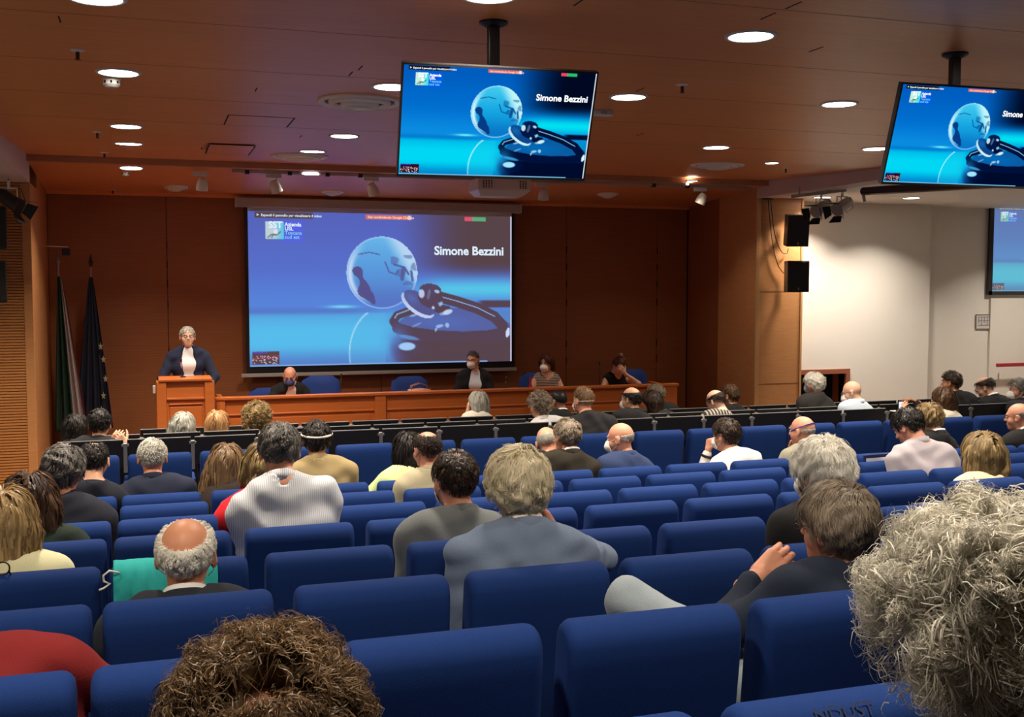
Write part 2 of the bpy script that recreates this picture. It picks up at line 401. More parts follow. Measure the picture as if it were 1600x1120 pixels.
# lighting track on the edge of the stage
tr = thing('lighting_track', 'long pale lighting track fixed along the stage ceiling edge', 'lighting track', (0, 13.32, 3.79))
bx('rail', (.95, 7.9, -.02, .02, -.03, 0), M_GREYP, tr)
for x in (1.1, 1.6, 2.05, 2.45, 6.4, 6.9): bx('clip', (x, x + .05, -.028, .028, -.042, .002), M_BLACK, tr)
g_tr = []
def aim(o, d):
    o.rotation_euler = Vector(d).to_track_quat('-Z', 'Y').to_euler()
def track_spot(px, py, target, label, power=None):
    x = at(px, py, Y=13.32).x
    t = thing('track_spotlight', label, 'spotlight', (x, 13.32, 3.76))
    bx('adapter', (-.09, .09, -.022, .022, -.05, 0), M_OFFW, t, bevel=.004)
    m = MB(); m.tube([(0.03, 0, -.05), (0.03, 0, -.12)], .01); m.build('stem', M_OFFW, t)
    d = (Vector(target) - Vector((x, 13.32, 3.6))).normalized()
    q = (-d).to_track_quat('Z', 'Y').to_matrix().to_4x4(); M = Matrix.Translation((0.02, 0, -.16)) @ q
    m = MB(); m.lathe([(.02, .09), (.05, .07), (.066, .01), (.07, -.06), (.062, -.062), (.05, -.03), (0.001, -.028)], n=28, M=M); h = m.build('head', M_OFFW, t, smooth=False); smooth_angle(h, 50)
    m = MB(); m.lathe([(.05, -.034), (.001, -.034)], n=24, M=M); m.build('bulb', glow('spot_glow', (1, .85, .65), 3.0), h)
    ld = bpy.data.lights.new('track_lamp', 'SPOT'); ld.energy = P_SPOT if power is None else power; ld.spot_size = math.radians(50); ld.spot_blend = .7; ld.color = (1, .82, .62); ld.shadow_soft_size = .05
    lo = bpy.data.objects.new('lamp', ld); C.objects.link(lo); lo.parent = t; lo.location = Vector((0.02, 0, -.16)) + d * .08; aim(lo, d)
    return t
track_spot(313, 280, (0.45, 13.75, 1.75), 'leftmost white track spotlight over the stage', 32)
track_spot(428, 285, (2.2, 13.9, 1.3), 'white track spotlight over the left edge of the projection screen', 50)
track_spot(580, 287, (3.6, 14.0, 1.2), 'white track spotlight near the middle of the projection screen', 50)
track_spot(847, 292, (5.0, 14.1, 1.2), 'white track spotlight beside the projector', 60)
track_spot(1094, 290, (6.3, 14.0, 1.2), 'rightmost white track spotlight by the small downlight', 62)

# projector above the screen
pp = at(781, 292, Y=12.9)
t = thing('projector', 'white ceiling projector below the central television', 'projector', (pp.x, 12.9, 3.86))
m = MB(); m.tube([(0, 0, 0), (0, 0, -.12)], .025); m.build('mount', M_GREYP, t)
m = MB(); W_, D_ = .34, .2
m.add([(-W_, -D_, -.13), (W_, -D_, -.13), (W_, D_, -.13), (-W_, D_, -.13), (-W_, -D_, -.27), (W_ * .98, -D_, -.27), (W_, D_, -.27), (-W_, D_, -.27), (-W_ * .85, -D_ * .7, -.34), (W_ * .72, -D_ * .7, -.34), (W_ * .7, D_ * .7, -.34), (-W_ * .85, D_ * .7, -.34)],
      [(0, 1, 2, 3), (0, 4, 5, 1), (1, 5, 6, 2), (2, 6, 7, 3), (3, 7, 4, 0), (4, 8, 9, 5), (5, 9, 10, 6), (6, 10, 11, 7), (7, 11, 8, 4), (8, 11, 10, 9)])
m.build('body', M_OFFW, t, bevel=.008)
m = MB()
for c0 in [(-.27 + .034 * i) for i in range(4)] + [.2, .235, .27]:
    for j in range(5): m.box(c0 - .009, c0 + .009, -D_ - .004, -D_ + .002, -.165 - j * .02, -.153 - j * .02)
m.build('grille', M_DARK, t)['kind'] = 'stuff'
m = MB(); m.lathe([(.05, .0), (.055, .04), (.045, .045)], n=24, M=Matrix.Translation((-.1, D_, -.23)) @ Matrix.Rotation(-math.pi / 2, 4, 'X')); m.build('lens', M_BLACK, t)
# ------------------------------------------------------------------ the slide shown on every screen (flat print: colours stored per vertex)
def slide_mesh():
    NX, NY = 320, 180
    u, v = np.meshgrid(np.linspace(0, 1, NX), np.linspace(0, 1, NY))      # v: 0 top .. 1 bottom
    asp = 16 / 9.
    X = u * asp; Y = v
    def mix(a, b, t): return a + (b - a) * np.clip(t, 0, 1)[..., None]
    def sm(a, b, x):
        t = np.clip((x - a) / (b - a), 0, 1); return t * t * (3 - 2 * t)
    c3 = lambda *c: np.array(c, float) / 255.
    # sky part: blue, brighter downward, near black towards the upper right
    top = mix(mix(np.zeros(u.shape + (3,)) + c3(0, 92, 190), c3(0, 108, 205), sm(0, .35, v)), c3(10, 140, 225), sm(.3, .62, v))
    d = sm(.52, .86, u) * (1 - sm(.30, .46, v))
    top = mix(top, c3(0, 8, 34), d)
    band = sm(.52, .75, u) * np.exp(-((v - .50) / .07) ** 2)
    top = mix(top, c3(0, 225, 240), band)
    low = mix(mix(np.zeros(u.shape + (3,)) + c3(0, 190, 235), c3(0, 215, 245), sm(.66, .78, v)), c3(0, 135, 205), sm(.85, 1., v))
    low = mix(low, c3(0, 120, 190), sm(.45, .95, u) * .7)
    im = mix(top, low, sm(.62, .67, v))
    im = mix(im, c3(0, 95, 185), np.exp(-((v - .645) / .022) ** 2) * .55 * (1 - sm(.3, .6, u)))
    im = mix(im, c3(120, 250, 255), np.exp(-((v - .615) / .010) ** 2 - ((u - .335) / .055) ** 2))
    im = mix(im, c3(0, 14, 50), sm(.88, .92, u + v * .05) * sm(.57, .585, v) * (1 - sm(.62, .63, v)))
    def poly(pts, X=X, Y=Y):
        pts = np.array(pts, float) * [asp, 1]; best = np.full(X.shape, 9.); tt = np.zeros(X.shape)
        n = len(pts) - 1
        for i in range(n):
            a, b = pts[i], pts[i + 1]; ab = b - a
            t = np.clip(((X - a[0]) * ab[0] + (Y - a[1]) * ab[1]) / (ab @ ab), 0, 1)
            dd = np.hypot(X - a[0] - t * ab[0], Y - a[1] - t * ab[1]); m_ = dd < best
            best = np.where(m_, dd, best); tt = np.where(m_, (i + t) / n, tt)
        return best, tt
    def ell(cx, cy, rx, ry, rot=0):
        x = X - cx * asp; y = Y - cy; c, s = math.cos(rot), math.sin(rot)
        return np.sqrt(((x * c + y * s) / rx) ** 2 + ((-x * s + y * c) / ry) ** 2)
    def curve(fn, n=40): return [fn(i / n) for i in range(n + 1)]
    # table glass lower right, then the stethoscope's tube loop
    e = ell(.80, .90, .50, .22)
    im = mix(im, c3(0, 60, 130), 1 - sm(.92, 1.05, e))
    e = ell(.77, .78, .42, .155, .03)
    im = mix(im, c3(10, 90, 160), (1 - sm(.97, 1.0, e)))
    im = mix(im, c3(0, 110, 190), np.exp(-(ell(.72, .72, .22, .05, .05)) ** 2) * .8)
    im = mix(im, c3(0, 10, 44), sm(.80, .87, v + .05 * np.abs(u - .78)) * sm(.50, .62, u))
    # globe reflection in the table
    dgl = np.abs(ell(.495, .93, .235, .31) - 1)
    lm = (v > .655) * (u < .5)
    im = mix(im, c3(210, 255, 255), np.exp(-(dgl / .022) ** 2) * lm * (1 - .3 * sm(.9, 1, v)))
    im = mix(im, c3(30, 205, 235), (ell(.495, .93, .235, .31) < 1) * lm * .35)
    # globe
    g = ell(.489, .39, .240, .240); ins = g < 1
    gx = (X - .489 * asp) / .24; gy = (Y - .39) / .24
    gc = mix(np.zeros(u.shape + (3,)) + c3(20, 165, 225), c3(70, 205, 240), sm(.2, -.9, gy) if False else np.clip(-gy, 0, 1))
    gc = mix(gc, c3(8, 120, 200), sm(-.1, .9, gy))
    gc = mix(gc, c3(225, 252, 255), np.exp(-((g - .9) / .09) ** 2) * sm(.25, .9, -gx * .9 + gy * .1))            # left rim light
    gc = mix(gc, c3(190, 245, 250), sm(.25, .8, gx - gy * .5 - .15) * (1 - sm(.35, .75, gy + .25 * gx)))           # right bright sheet
    cont = (poly([(.395, .395), (.42, .46), (.42, .53), (.455, .585)])[0] < .030 * (1 + .5 * np.sin(40 * v)))
    gc = mix(gc, c3(5, 55, 130), cont * .95)
    for pts, w in (([(.50, .32), (.515, .385), (.54, .40), (.55, .375)], .0035), ([(.535, .335), (.575, .355), (.59, .40)], .005), ([(.40, .27), (.44, .255), (.48, .27)], .003), ([(.57, .36), (.565, .43)], .010), ([(.60, .38), (.605, .44)], .006)):
        gc = mix(gc, c3(8, 80, 150), (1 - sm(w, w * 1.8, poly(pts)[0])) * .9)
    gc = mix(gc, c3(6, 70, 140), sm(.0, .35, np.sin(gx * 9 + gy * 4) * np.sin(gy * 11 - gx * 3) - .1) * (gx > .25) * (gy < .35) * (gy > -.5) * .45)
    gc = mix(gc, c3(200, 245, 255), np.exp(-((g - .985) / .018) ** 2) * .8)
    im = mix(im, 0, 0 * u) if False else im
    im = np.where(ins[..., None], gc, im)
    # tube
    loop = curve(lambda t: (.77 + .235 * math.cos(math.pi * (1.28 + t * 1.0)), .745 + .15 * math.sin(math.pi * (1.28 + t * .72)) * (-1) * -1), 30)
    def tube(pts, w, col=c3(0, 16, 58), hi=c3(150, 215, 250), off=-.25, hw=.14, rng=(0, 1)):
        nonlocal im
        dd, t = poly(pts)
        im = mix(im, col, 1 - sm(w * .88, w, dd))
        pts2 = [(p[0], p[1] + off * w) for p in pts]
        d2, t2 = poly(pts2)
        k = (t2 > rng[0]) * (t2 < rng[1])
        im = mix(im, hi, (1 - sm(w * hw * .5, w * hw, d2)) * k)
    tube([(.545, .76), (.53, .715), (.545, .675), (.60, .64), (.68, .625), (.74, .64)], .030, rng=(.25, .6))
    tube([(.545, .76), (.60, .79), (.70, .815), (.80, .825), (.90, .82), (.965, .80)], .038, rng=(0, 0))
    tube([(.705, .55), (.78, .585), (.86, .63), (.93, .69), (.965, .755), (.968, .80)], .040, rng=(.05, .62), off=-.1, hw=.09)
    im = mix(im, c3(220, 250, 255), (ell(.985, .80, .014, .034, .2) < 1))
    # chest piece
    im = mix(im, c3(205, 240, 250), (1 - sm(.97, 1.0, ell(.625, .605, .135, .062, .62))) * (v > .52))
    im = mix(im, c3(10, 70, 140), (1 - sm(.97, 1.0, ell(.632, .59, .128, .058, .62))))
    im = mix(im, c3(20, 110, 180), np.exp(-(ell(.60, .56, .05, .03, .6)) ** 2) * .8)
    im = mix(im, c3(0, 30, 84), (ell(.675, .50, .075, .038, .1) < 1))
    im = mix(im, c3(0, 22, 70), (ell(.665, .57, .075, .05, .5) < 1))
    for cx, cy, rx, ry, ro, k in ((.64, .53, .022, .032, 0, .9), (.668, .535, .012, .04, .2, .35), (.70, .515, .02, .012, .3, .85), (.742, .655, .038, .018, -.3, .95), (.715, .60, .012, .02, .6, .7), (.685, .625, .010, .012, 0, .95), (.725, .665, .03, .012, -.2, .6), (.71, .75, .03, .012, -.2, .7), (.74, .745, .016, .018, -.3, .7), (.61, .675, .035, .008, -.3, .6), (.62, .74, .04, .008, -.4, .4), (.695, .775, .008, .016, .4, .7)):
        im = mix(im, c3(215, 248, 255), (1 - sm(.75, 1.1, ell(cx, cy, rx, ry, ro))) * k)
    # blurred near ear piece
    im = mix(im, c3(30, 150, 215), np.exp(-(ell(.545, .85, .075, .10)) ** 2) * .75)
    im = mix(im, c3(0, 20, 70), np.exp(-(ell(.60, .90, .10, .06)) ** 4) * .9)
    im = mix(im, c3(160, 232, 255), (1 - sm(.8, 1.15, ell(.582, .885, .060, .028))))
    im = mix(im, c3(60, 170, 225), (1 - sm(.7, 1.2, ell(.59, .825, .075, .014, .2))) * .8)
    # top caption bars, logo plate, small camera picture at the lower left
    im[(v < .042) & (v > .004) & (u > .022) & (u < .235)] = c3(22, 22, 30)
    im[(v < .038) & (v > .006) & (u > .427) & (u < .605)] = c3(238, 112, 72)
    im[(v < .036) & (v > .010) & (u > .810) & (u < .842)] = c3(235, 70, 95)
    im[(v < .036) & (v > .010) & (u > .842) & (u < .896)] = c3(40, 190, 110)
    im[(v < .036) & (v > .008) & (u > .588) & (u < .600)] = c3(252, 225, 205)
    im[(v > .060) & (v < .190) & (u > .125) & (u < .196)] = c3(0, 92, 232)
    lg = (v > .062) & (v < .175) & (u > .061) & (u < .127)
    im[lg] = mix(np.zeros(u.shape + (3,)) + c3(200, 240, 220), c3(60, 225, 235), sm(.08, .13, u))[lg]
    for pts in ([(.07, .165), (.085, .145), (.10, .15), (.115, .13)], [(.088, .148), (.083, .168)]): im = mix(im, c3(20, 90, 80), 1 - sm(.002, .005, poly(pts)[0]))
    im = mix(im, c3(250, 255, 250), ell(.098, .128, .014, .017) < 1)
    th = (v > .90) & (v < .985) & (u > .008) & (u < .105)
    rs = np.random.RandomState(3); nz = rs.rand(NY, NX)
    im[th] = (c3(40, 14, 34)[None, None] + 0 * im)[th]
    im = mix(im, c3(150, 30, 50), th * (np.abs(v - .945 + .15 * (u - .05)) < .007) * (nz > .3))
    im = mix(im, c3(235, 235, 240), th * (nz > .86) * (v > .93))
    im = mix(im, c3(60, 60, 230), th * (v < .912) * (u < .06) * (nz > .4))
    im[(v > .992) & (u < .9)] = c3(120, 190, 230)
    im[(u > .9955)] = c3(225, 240, 245)
    im = np.clip(im, 0, 1); lin = np.where(im <= .04045, im / 12.92, ((im + .055) / 1.055) ** 2.4)
    H = 9 / 16.
    co = np.stack([(u - .5), np.zeros_like(u), (.5 - v) * H], -1).reshape(-1, 3)
    idx = np.arange(NX * NY).reshape(NY, NX)
    q = np.stack([idx[:-1, :-1], idx[1:, :-1], idx[1:, 1:], idx[:-1, 1:]], -1).reshape(-1, 4)
    me = bpy.data.meshes.new('slide'); me.vertices.add(len(co)); me.vertices.foreach_set('co', co.ravel())
    me.loops.add(q.size); me.loops.foreach_set('vertex_index', q.ravel()); me.polygons.add(len(q))
    me.polygons.foreach_set('loop_start', np.arange(0, q.size, 4)); me.polygons.foreach_set('loop_total', np.full(len(q), 4))
    at_ = me.color_attributes.new('print', 'FLOAT_COLOR', 'POINT')
    at_.data.foreach_set('color', np.concatenate([lin.reshape(-1, 3), np.ones((len(co), 1))], 1).ravel())
    me.update(); return me
SLIDE = slide_mesh()
def screen_mat(name, strength, lift=(0, 0, 0), gain=(1, 1, 1)):
    m = bpy.data.materials.new(name); m.use_nodes = True; nt = m.node_tree; nt.nodes.clear()
    o = nt.nodes.new('ShaderNodeOutputMaterial'); e = nt.nodes.new('ShaderNodeEmission'); a = nt.nodes.new('ShaderNodeVertexColor'); a.layer_name = 'print'
    mu = nt.nodes.new('ShaderNodeVectorMath'); mu.operation = 'MULTIPLY_ADD'; mu.inputs[1].default_value = gain; mu.inputs[2].default_value = lift
    nt.links.new(a.outputs[0], mu.inputs[0]); nt.links.new(mu.outputs[0], e.inputs[0]); e.inputs[1].default_value = strength
    nt.links.new(e.outputs[0], o.inputs[0]); return m
M_SL_TV = screen_mat('slide_television', 1.0)
M_SL_PJ = screen_mat('slide_projected', 1.0, (.095, .055, .052), (.72, .66, .86))  # lift paints the room light that greys the blacks into the glow
M_SL_P2 = screen_mat('slide_projected_side', 1.0, (.12, .13, .15), (.45, .55, .55))  # same grey wash of room light put into the emission
TXT = {}
def put_slide(parent, W, M, material, textcol, hshift=0.0):
    """slide plus its lettering on the plane of matrix M (x right, z up, facing -y), width W"""
    s = bpy.data.objects.new('slide_picture', SLIDE); C.objects.link(s); s.parent = parent
    s.matrix_local = M @ Matrix.Diagonal((W, 1, W, 1)); 
    if SLIDE.materials: pass
    else: SLIDE.materials.append(material)
    s.material_slots[0].link = 'OBJECT'; s.material_slots[0].material = material
    H = 9 / 16.
    for key, body, u, v, size, bold, col in (
        ('a', 'Simone Bezzini', .690, .266, .0458, .0013, 'w'), ('b', 'Espandi il pannello per visualizzare il video', .046, .031, .0128, .0002, 'w'),
        ('c', 'Stai condividendo Google Chrome', .436, .030, .0125, .0002, 'p'), ('d', 'SST', .072, .104, .033, .0010, 'w'),
        ('e', 'Azienda', .130, .092, .0185, .0006, 'w'), ('f', 'USL', .130, .119, .0185, .0006, 'w'), ('g', 'Toscana', .130, .146, .0185, .0002, 'c'), ('h', 'sud est', .130, .173, .0185, .0002, 'c'),
        ('i', '>', .030, .031, .014, .0006, 'w')):
        if key not in TXT: TXT[key] = text_mesh(body, size, bold)
        o = bpy.data.objects.new('lettering', TXT[key]); C.objects.link(o); o.parent = parent
        sc = 1.0
        o.matrix_local = M @ Matrix.Diagonal((W, 1, W, 1)) @ Matrix.Translation((u - .5, -.003, (.5 - v) * H)) @ Matrix.Rotation(math.pi / 2, 4, 'X')
        if not TXT[key].materials: TXT[key].materials.append(textcol['w'])
        o.material_slots[0].link = 'OBJECT'; o.material_slots[0].material = textcol[col]
TC_TV = dict(w=glow('text_white', (.95, .98, 1), 1.15), c=glow('text_cyan', (.2, .75, .9), 1.0), p=glow('text_peach', (1, .82, .7), 1.0))
TC_PJ = dict(w=glow('text_white_projected', (.74, .86, .98), 1.0), c=glow('text_cyan_projected', (.25, .62, .9), 1.0), p=glow('text_peach_projected', (.95, .72, .6), 1.0))

def television(P, ya, pi, ro, label, px_top, py_top):
    W, H = 1.0, .575
    n = Vector((math.sin(ya) * math.cos(pi), math.cos(ya) * math.cos(pi), math.sin(pi)))
    r = Vector((math.cos(ya), -math.sin(ya), 0)); u = r.cross(n)
    r2 = r * math.cos(ro) + u * math.sin(ro); u2 = -r * math.sin(ro) + u * math.cos(ro)
    O = Vector((P[0], P[1], P[2] + CZ))
    R = Matrix((r2, n, u2)).transposed().to_4x4()
    t = thing('television', label, 'television', O)
    M = R
    bx('casing', (-W / 2, W / 2, .0, .035, -H / 2, H / 2), M_BLACKS, t, bevel=.004, M=M)
    bx('back_box', (-.3, .3, .03, .075, -.2, .15), M_BLACK, t, bevel=.006, M=M)
    fr = MB(); b = .0085
    for q in ((-W / 2, W / 2, -.006, .002, H / 2 - b, H / 2), (-W / 2, W / 2, -.006, .002, -H / 2, -H / 2 + b + .004), (-W / 2, -W / 2 + b, -.006, .002, -H / 2 + b, H / 2 - b), (W / 2 - b, W / 2, -.006, .002, -H / 2 + b, H / 2 - b)): fr.box(*q, M=M)
    fr.build('bezel', M_BLACKS, t)
    put_slide(t, (W - 2 * b) , M @ Matrix.Translation((0, -.004, .002)), M_SL_TV, TC_TV)
    # ceiling pole: from the ceiling straight down behind the set, then an arm to its back
    top = Vector((O.x + .03, O.y + .16, 3.78)); bot = Vector((top.x, top.y, O.z + .12))
    m = MB(); m.box(top.x - .03 - O.x, top.x + .03 - O.x, top.y - .02 - O.y, top.y + .02 - O.y, bot.z - .1 - O.z, 3.775 - O.z); m.build('pole', M_BLACKS, t, bevel=.004)
    m = MB(); m.lathe([(.075, 3.78 - O.z), (.075, 3.77 - O.z), (.045, 3.755 - O.z)], c=(top.x - O.x, top.y - O.y, 0), n=24); m.build('ceiling_plate', M_BLACK, t)
    m = MB(); m.tube([bot - O, n * .06 + Vector((0.02, 0, 0))], .02); m.build('bracket', M_BLACK, t)
television((1.696, 5.335, .832), .083, .424, -.001, 'central television on a black ceiling pole showing the blue globe slide', 765, 38)
television((4.515, 5.21, .870), .087, .322, -.009, 'television hanging at the right, its picture cut by the border', 1485, 78)

# main projection screen on the stage wall
SY = 15.36
t = thing('projection_screen', 'large pulled-down projection screen on the stage wall with the globe slide', 'projection screen', (3.2, SY, 0))
a = at(388, 331, Y=SY); b = at(801, 331, Y=SY)
zt = at(590, 334, Y=SY).z; zb = at(590, 561, Y=SY).z
x0, x1 = at(389, 450, Y=SY).x - 3.2, at(799, 450, Y=SY).x - 3.2
Wd = x1 - x0; Hh = Wd * 9 / 16
zc = zt - Hh / 2
print('screen', x0, x1, zt, zb, Hh, zt - zb)
bx('fabric_border', (x0 - .05, x1 + .06, .01, .014, zt - Hh - .09, zt + .12), M_BLACK, t)
bx('fabric', (x0 - .004, x1 + .004, .0, .009, zt - Hh, zt + .10), mat('screen_fabric', (.72, .68, .66), .9), t)
put_slide(t, Wd, Matrix.Translation(((x0 + x1) / 2, -.006, zc)), M_SL_PJ, TC_PJ)
o = bx('roller_case', (x0 - .16, x1 + .12, -.09, .05, zt + .05, zt + .18), M_GREYP, t, bevel=.012)
bx('end_cap', (x0 - .17, x0 - .155, -.09, .05, zt + .05, zt + .18), M_OFFW, t); bx('end_cap', (x1 + .115, x1 + .13, -.09, .05, zt + .05, zt + .18), M_OFFW, t)
bx('weight_bar', (x0 - .12, x1 + .08, -.02, .03, zt - Hh - .145, zt - Hh - .095), M_GREYP, t, bevel=.008)
# side screen on the white wall at the right
a = at(1552, 322, Y=14.06); b = at(1552, 455, Y=14.06); Hs = a.z - b.z; Ws = Hs * 16 / 9
t = thing('side_screen', 'black framed screen on the white wall, cut by the right border', 'projection screen', (a.x + Ws / 2, 14.06, (a.z + b.z) / 2))
bx('backing', (-Ws / 2 - .05, Ws / 2 + .05, .0, .04, -Hs / 2 - .05, Hs / 2 + .05), M_BLACK, t)
m = MB()
for q in ((-Ws / 2 - .07, Ws / 2 + .07, -.03, .0, Hs / 2, Hs / 2 + .075), (-Ws / 2 - .07, Ws / 2 + .07, -.03, .0, -Hs / 2 - .06, -Hs / 2), (-Ws / 2 - .075, -Ws / 2, -.03, .0, -Hs / 2 - .06, Hs / 2 + .075), (Ws / 2, Ws / 2 + .075, -.03, 0, -Hs / 2 - .06, Hs / 2 + .075)): m.box(*q)
m.build('frame', M_BLACKS, t)
put_slide(t, Ws, Matrix.Translation((0, -.008, 0)), M_SL_P2, TC_PJ)
# evacuation plan, rail
a = at(1526, 491, Y=14.07); b = at(1552, 514, Y=14.07)
t = thing('evacuation_plan', 'small framed floor plan on the white wall below the side screen', 'wall sign', ((a.x + b.x) / 2, 14.09, (a.z + b.z) / 2))
w_, h_ = (b.x - a.x) / 2, (a.z - b.z) / 2
bx('sheet', (-w_, w_, -.006, 0, -h_, h_), mat('paper', (.62, .58, .53), .7), t)
m = MB()
for q in ((-w_, w_, h_ - .012, h_), (-w_, w_, -h_, -h_ + .012), (-w_, -w_ + .012, -h_, h_), (w_ - .012, w_, -h_, h_)): m.box(q[0], q[1], -.012, -.004, q[2], q[3])
m.build('frame', M_STEEL, t)
m = MB()
for k in range(5): m.box(-w_ * .7 + k * w_ * .33, -w_ * .7 + k * w_ * .33 + .01, -.009, -.005, -h_ * (.2 + .3 * (k % 2)), h_ * .6)
for zz in (-.5, .1, .6): m.box(-w_ * .7, w_ * .6, -.009, -.005, h_ * zz, h_ * zz + .009)
m.build('plan_lines', M_STEEL, t)
t = thing('handrail', 'dark red handrail on the white wall under the side screen', 'handrail', (13.5, 13.9, 1.18))
m = MB(); m.box(-.78, .8, -.02, .02, -.028, .028); m.build('rail', M_RED, t, bevel=.008)
m = MB(); 
for x in (-.6, .3): m.box(x, x + .03, .02, .075, -.02, .01)
m.build('bracket', M_STEEL, t)

# loudspeakers on the pillars
def loudspeaker(x, y, z, rz, rx, label, w=.27, h=.38, d=.26):
    t = thing('loudspeaker', label, 'loudspeaker', (x, y, z), rz); 
    M = Matrix.Rotation(rx, 4, 'X')
    m = MB(); m.add([M @ Vector(q) for q in ((-w / 2, -d / 2, -h / 2), (w / 2, -d / 2, -h / 2), (w * .36, d / 2, -h / 2), (-w * .36, d / 2, -h / 2), (-w / 2, -d / 2, h / 2), (w / 2, -d / 2, h / 2), (w * .36, d / 2, h / 2), (-w * .36, d / 2, h / 2))],
          [(0, 1, 2, 3), (4, 7, 6, 5), (0, 4, 5, 1), (1, 5, 6, 2), (2, 6, 7, 3), (3, 7, 4, 0)])
    m.build('cabinet', mat('speaker_box', (.03, .03, .03), .35), t, bevel=.008)
    bx('grille', (-w * .47, w * .47, -d / 2 - .008, -d / 2, -h * .47, h * .47), mat('speaker_grille', (.006, .006, .006), .6, bump=.4, scale=900), t, bevel=.006, M=M)
    bx('badge', (-.008, .008, -d / 2 - .011, -d / 2 - .008, -h * .43, -h * .36), M_CHROME, t, M=M)
    m = MB(); m.tube([M @ Vector((0, d / 2, 0)), (-.02, d / 2 + .1, 0)], .018); m.build('bracket_arm', M_BLACK, t)
    bx('wall_plate', (-.06, .02, d / 2 + .09, d / 2 + .105, -.10, .10), M_STEEL, t)
    return t
p1_ = at(1241, 360, Y=13.12); p2_ = at(1241, 432, Y=13.12)
for p, rx, lb in ((p1_, .12, 'upper of the two black loudspeakers on the right pillar'), (p2_, .0, 'lower of the two black loudspeakers on the right pillar')):
    loudspeaker(p.x, 13.10, p.z, math.radians(-12), rx, lb, w=.31, h=.43)
for (py, lb, rx) in ((355, 'upper black loudspeaker on the ribbed left pillar, cut by the border', .1), (440, 'lower black loudspeaker on the ribbed left pillar, cut by the border', 0)):
    p = at(-14, py, Y=13.1); loudspeaker(p.x, 13.10, p.z, math.radians(10), rx, lb, w=.3, h=.46)
t = thing('speaker_cable', 'pair of thin black cables hanging down to the loudspeakers on the right pillar', 'cable', (8.2, 13.36, 3.6))
o = at(1201, 309, Y=13.37); q = Vector((8.2, 13.36, 3.6))
for pts in (((1200, 309), (1203, 345), (1208, 385), (1216, 415), (1226, 428)), ((1204, 309), (1208, 350), (1213, 375), (1221, 393), (1229, 396), (1232, 388))):
    m = MB(); P = [at(x, y, Y=13.36) - q for x, y in pts]
    PP = []
    for i in range(len(P) - 1):
        for k in range(6):
            s = k / 6; p0 = P[max(i - 1, 0)]; p1 = P[i]; p2 = P[i + 1]; p3 = P[min(i + 2, len(P) - 1)]
            PP.append(.5 * ((2 * p1) + (p2 - p0) * s + (2 * p0 - 5 * p1 + 4 * p2 - p3) * s * s + (3 * p1 - p0 - 3 * p2 + p3) * s ** 3))
    m.tube(PP + [P[-1]], .006, 6); m.build('cable', M_BLACK, t, smooth=True)
bx('entry_plate', (-.06, .06, -.03, .03, .03, .045), M_BLACK, t)

# theatre spotlights on a bar under the aisle ceiling
a = at(1236, 306, Z=3.52); b = at(1322, 294, Z=3.56)
a = at(1236, 307, Y=12.3); b = at(1322, 297, Y=12.0)
t = thing('spotlight_bar', 'short pale bar under the aisle ceiling carrying two theatre spotlights', 'lighting bar', (a + b) / 2)
m = MB(); m.tube([(a - b) * .5, (b - a) * .5], .028, 4); m.build('bar', M_GREYP, t)
m = MB(); 
for s in (-.35, .35): m.tube([(b - a) * s, (b - a) * s + Vector((0, 0, .12))], .012, 6)
m.build('hanger', M_GREYP, t)
def theatre_spot(px, py, Y, label, mirror=1):
    O = at(px, py, Y=Y); t = thing('theatre_spotlight', label, 'spotlight', O)
    d = Vector((-.75, -.35, -.35)).normalized() if mirror > 0 else Vector((.7, -.3, -.5)).normalized(); q = (-d).to_track_quat('Z', 'Y').to_matrix().to_4x4()
    m = MB(); m.lathe([(.03, .20), (.06, .18), (.07, .12), (.075, -.10), (.085, -.11), (.085, -.14), (.07, -.145)], n=24, M=q); b_ = m.build('body', M_GREYP if mirror > 0 else M_BLACK, t); smooth_angle(b_, 40)
    m = MB(); m.lathe([(.068, -.13), (.001, -.12)], n=20, M=q); m.build('lens', M_BLACKS, b_)
    for k in range(4):
        m = MB(); Mk = q @ Matrix.Rotation(k * math.pi / 2, 4, 'Z') @ Matrix.Translation((0, .08, -.15)) @ Matrix.Rotation(.45, 4, 'X')
        m.add([Mk @ Vector(v_) for v_ in ((-.06, 0, 0), (.06, 0, 0), (.085, 0, -.11), (-.085, 0, -.11), (-.06, .004, 0), (.06, .004, 0), (.085, .004, -.11), (-.085, .004, -.11))], [(0, 1, 2, 3), (7, 6, 5, 4), (0, 4, 5, 1), (1, 5, 6, 2), (2, 6, 7, 3), (3, 7, 4, 0)])
        m.build('barn_door', M_BLACK, t)
    m = MB(); m.tube([(.08, 0, 0), (.08, 0, .12), (-.08, 0, .12), (-.08, 0, 0)], .01, 6); m.tube([(0, 0, .12), (0, 0, .2)], .016, 6); m.build('yoke', M_OFFW, t)
    m = MB(); m.tube([q @ Vector((0, .02, .2)), (.12, 0, .12), (.16, 0, -.02), (.08, .02, -.08), (-.02, 0, .1), (0, 0, .22)] if mirror else [], .005, 5); m.build('cord', M_BLACK, t, smooth=True)
theatre_spot(1283, 325, 12.2, 'left one of two theatre spotlights above the loudspeakers')
theatre_spot(1316, 322, 12.05, 'right one of two theatre spotlights, with a looping cord')
theatre_spot(14, 312, 12.7, 'dark theatre spotlight under the left beam, at the left border', -1)
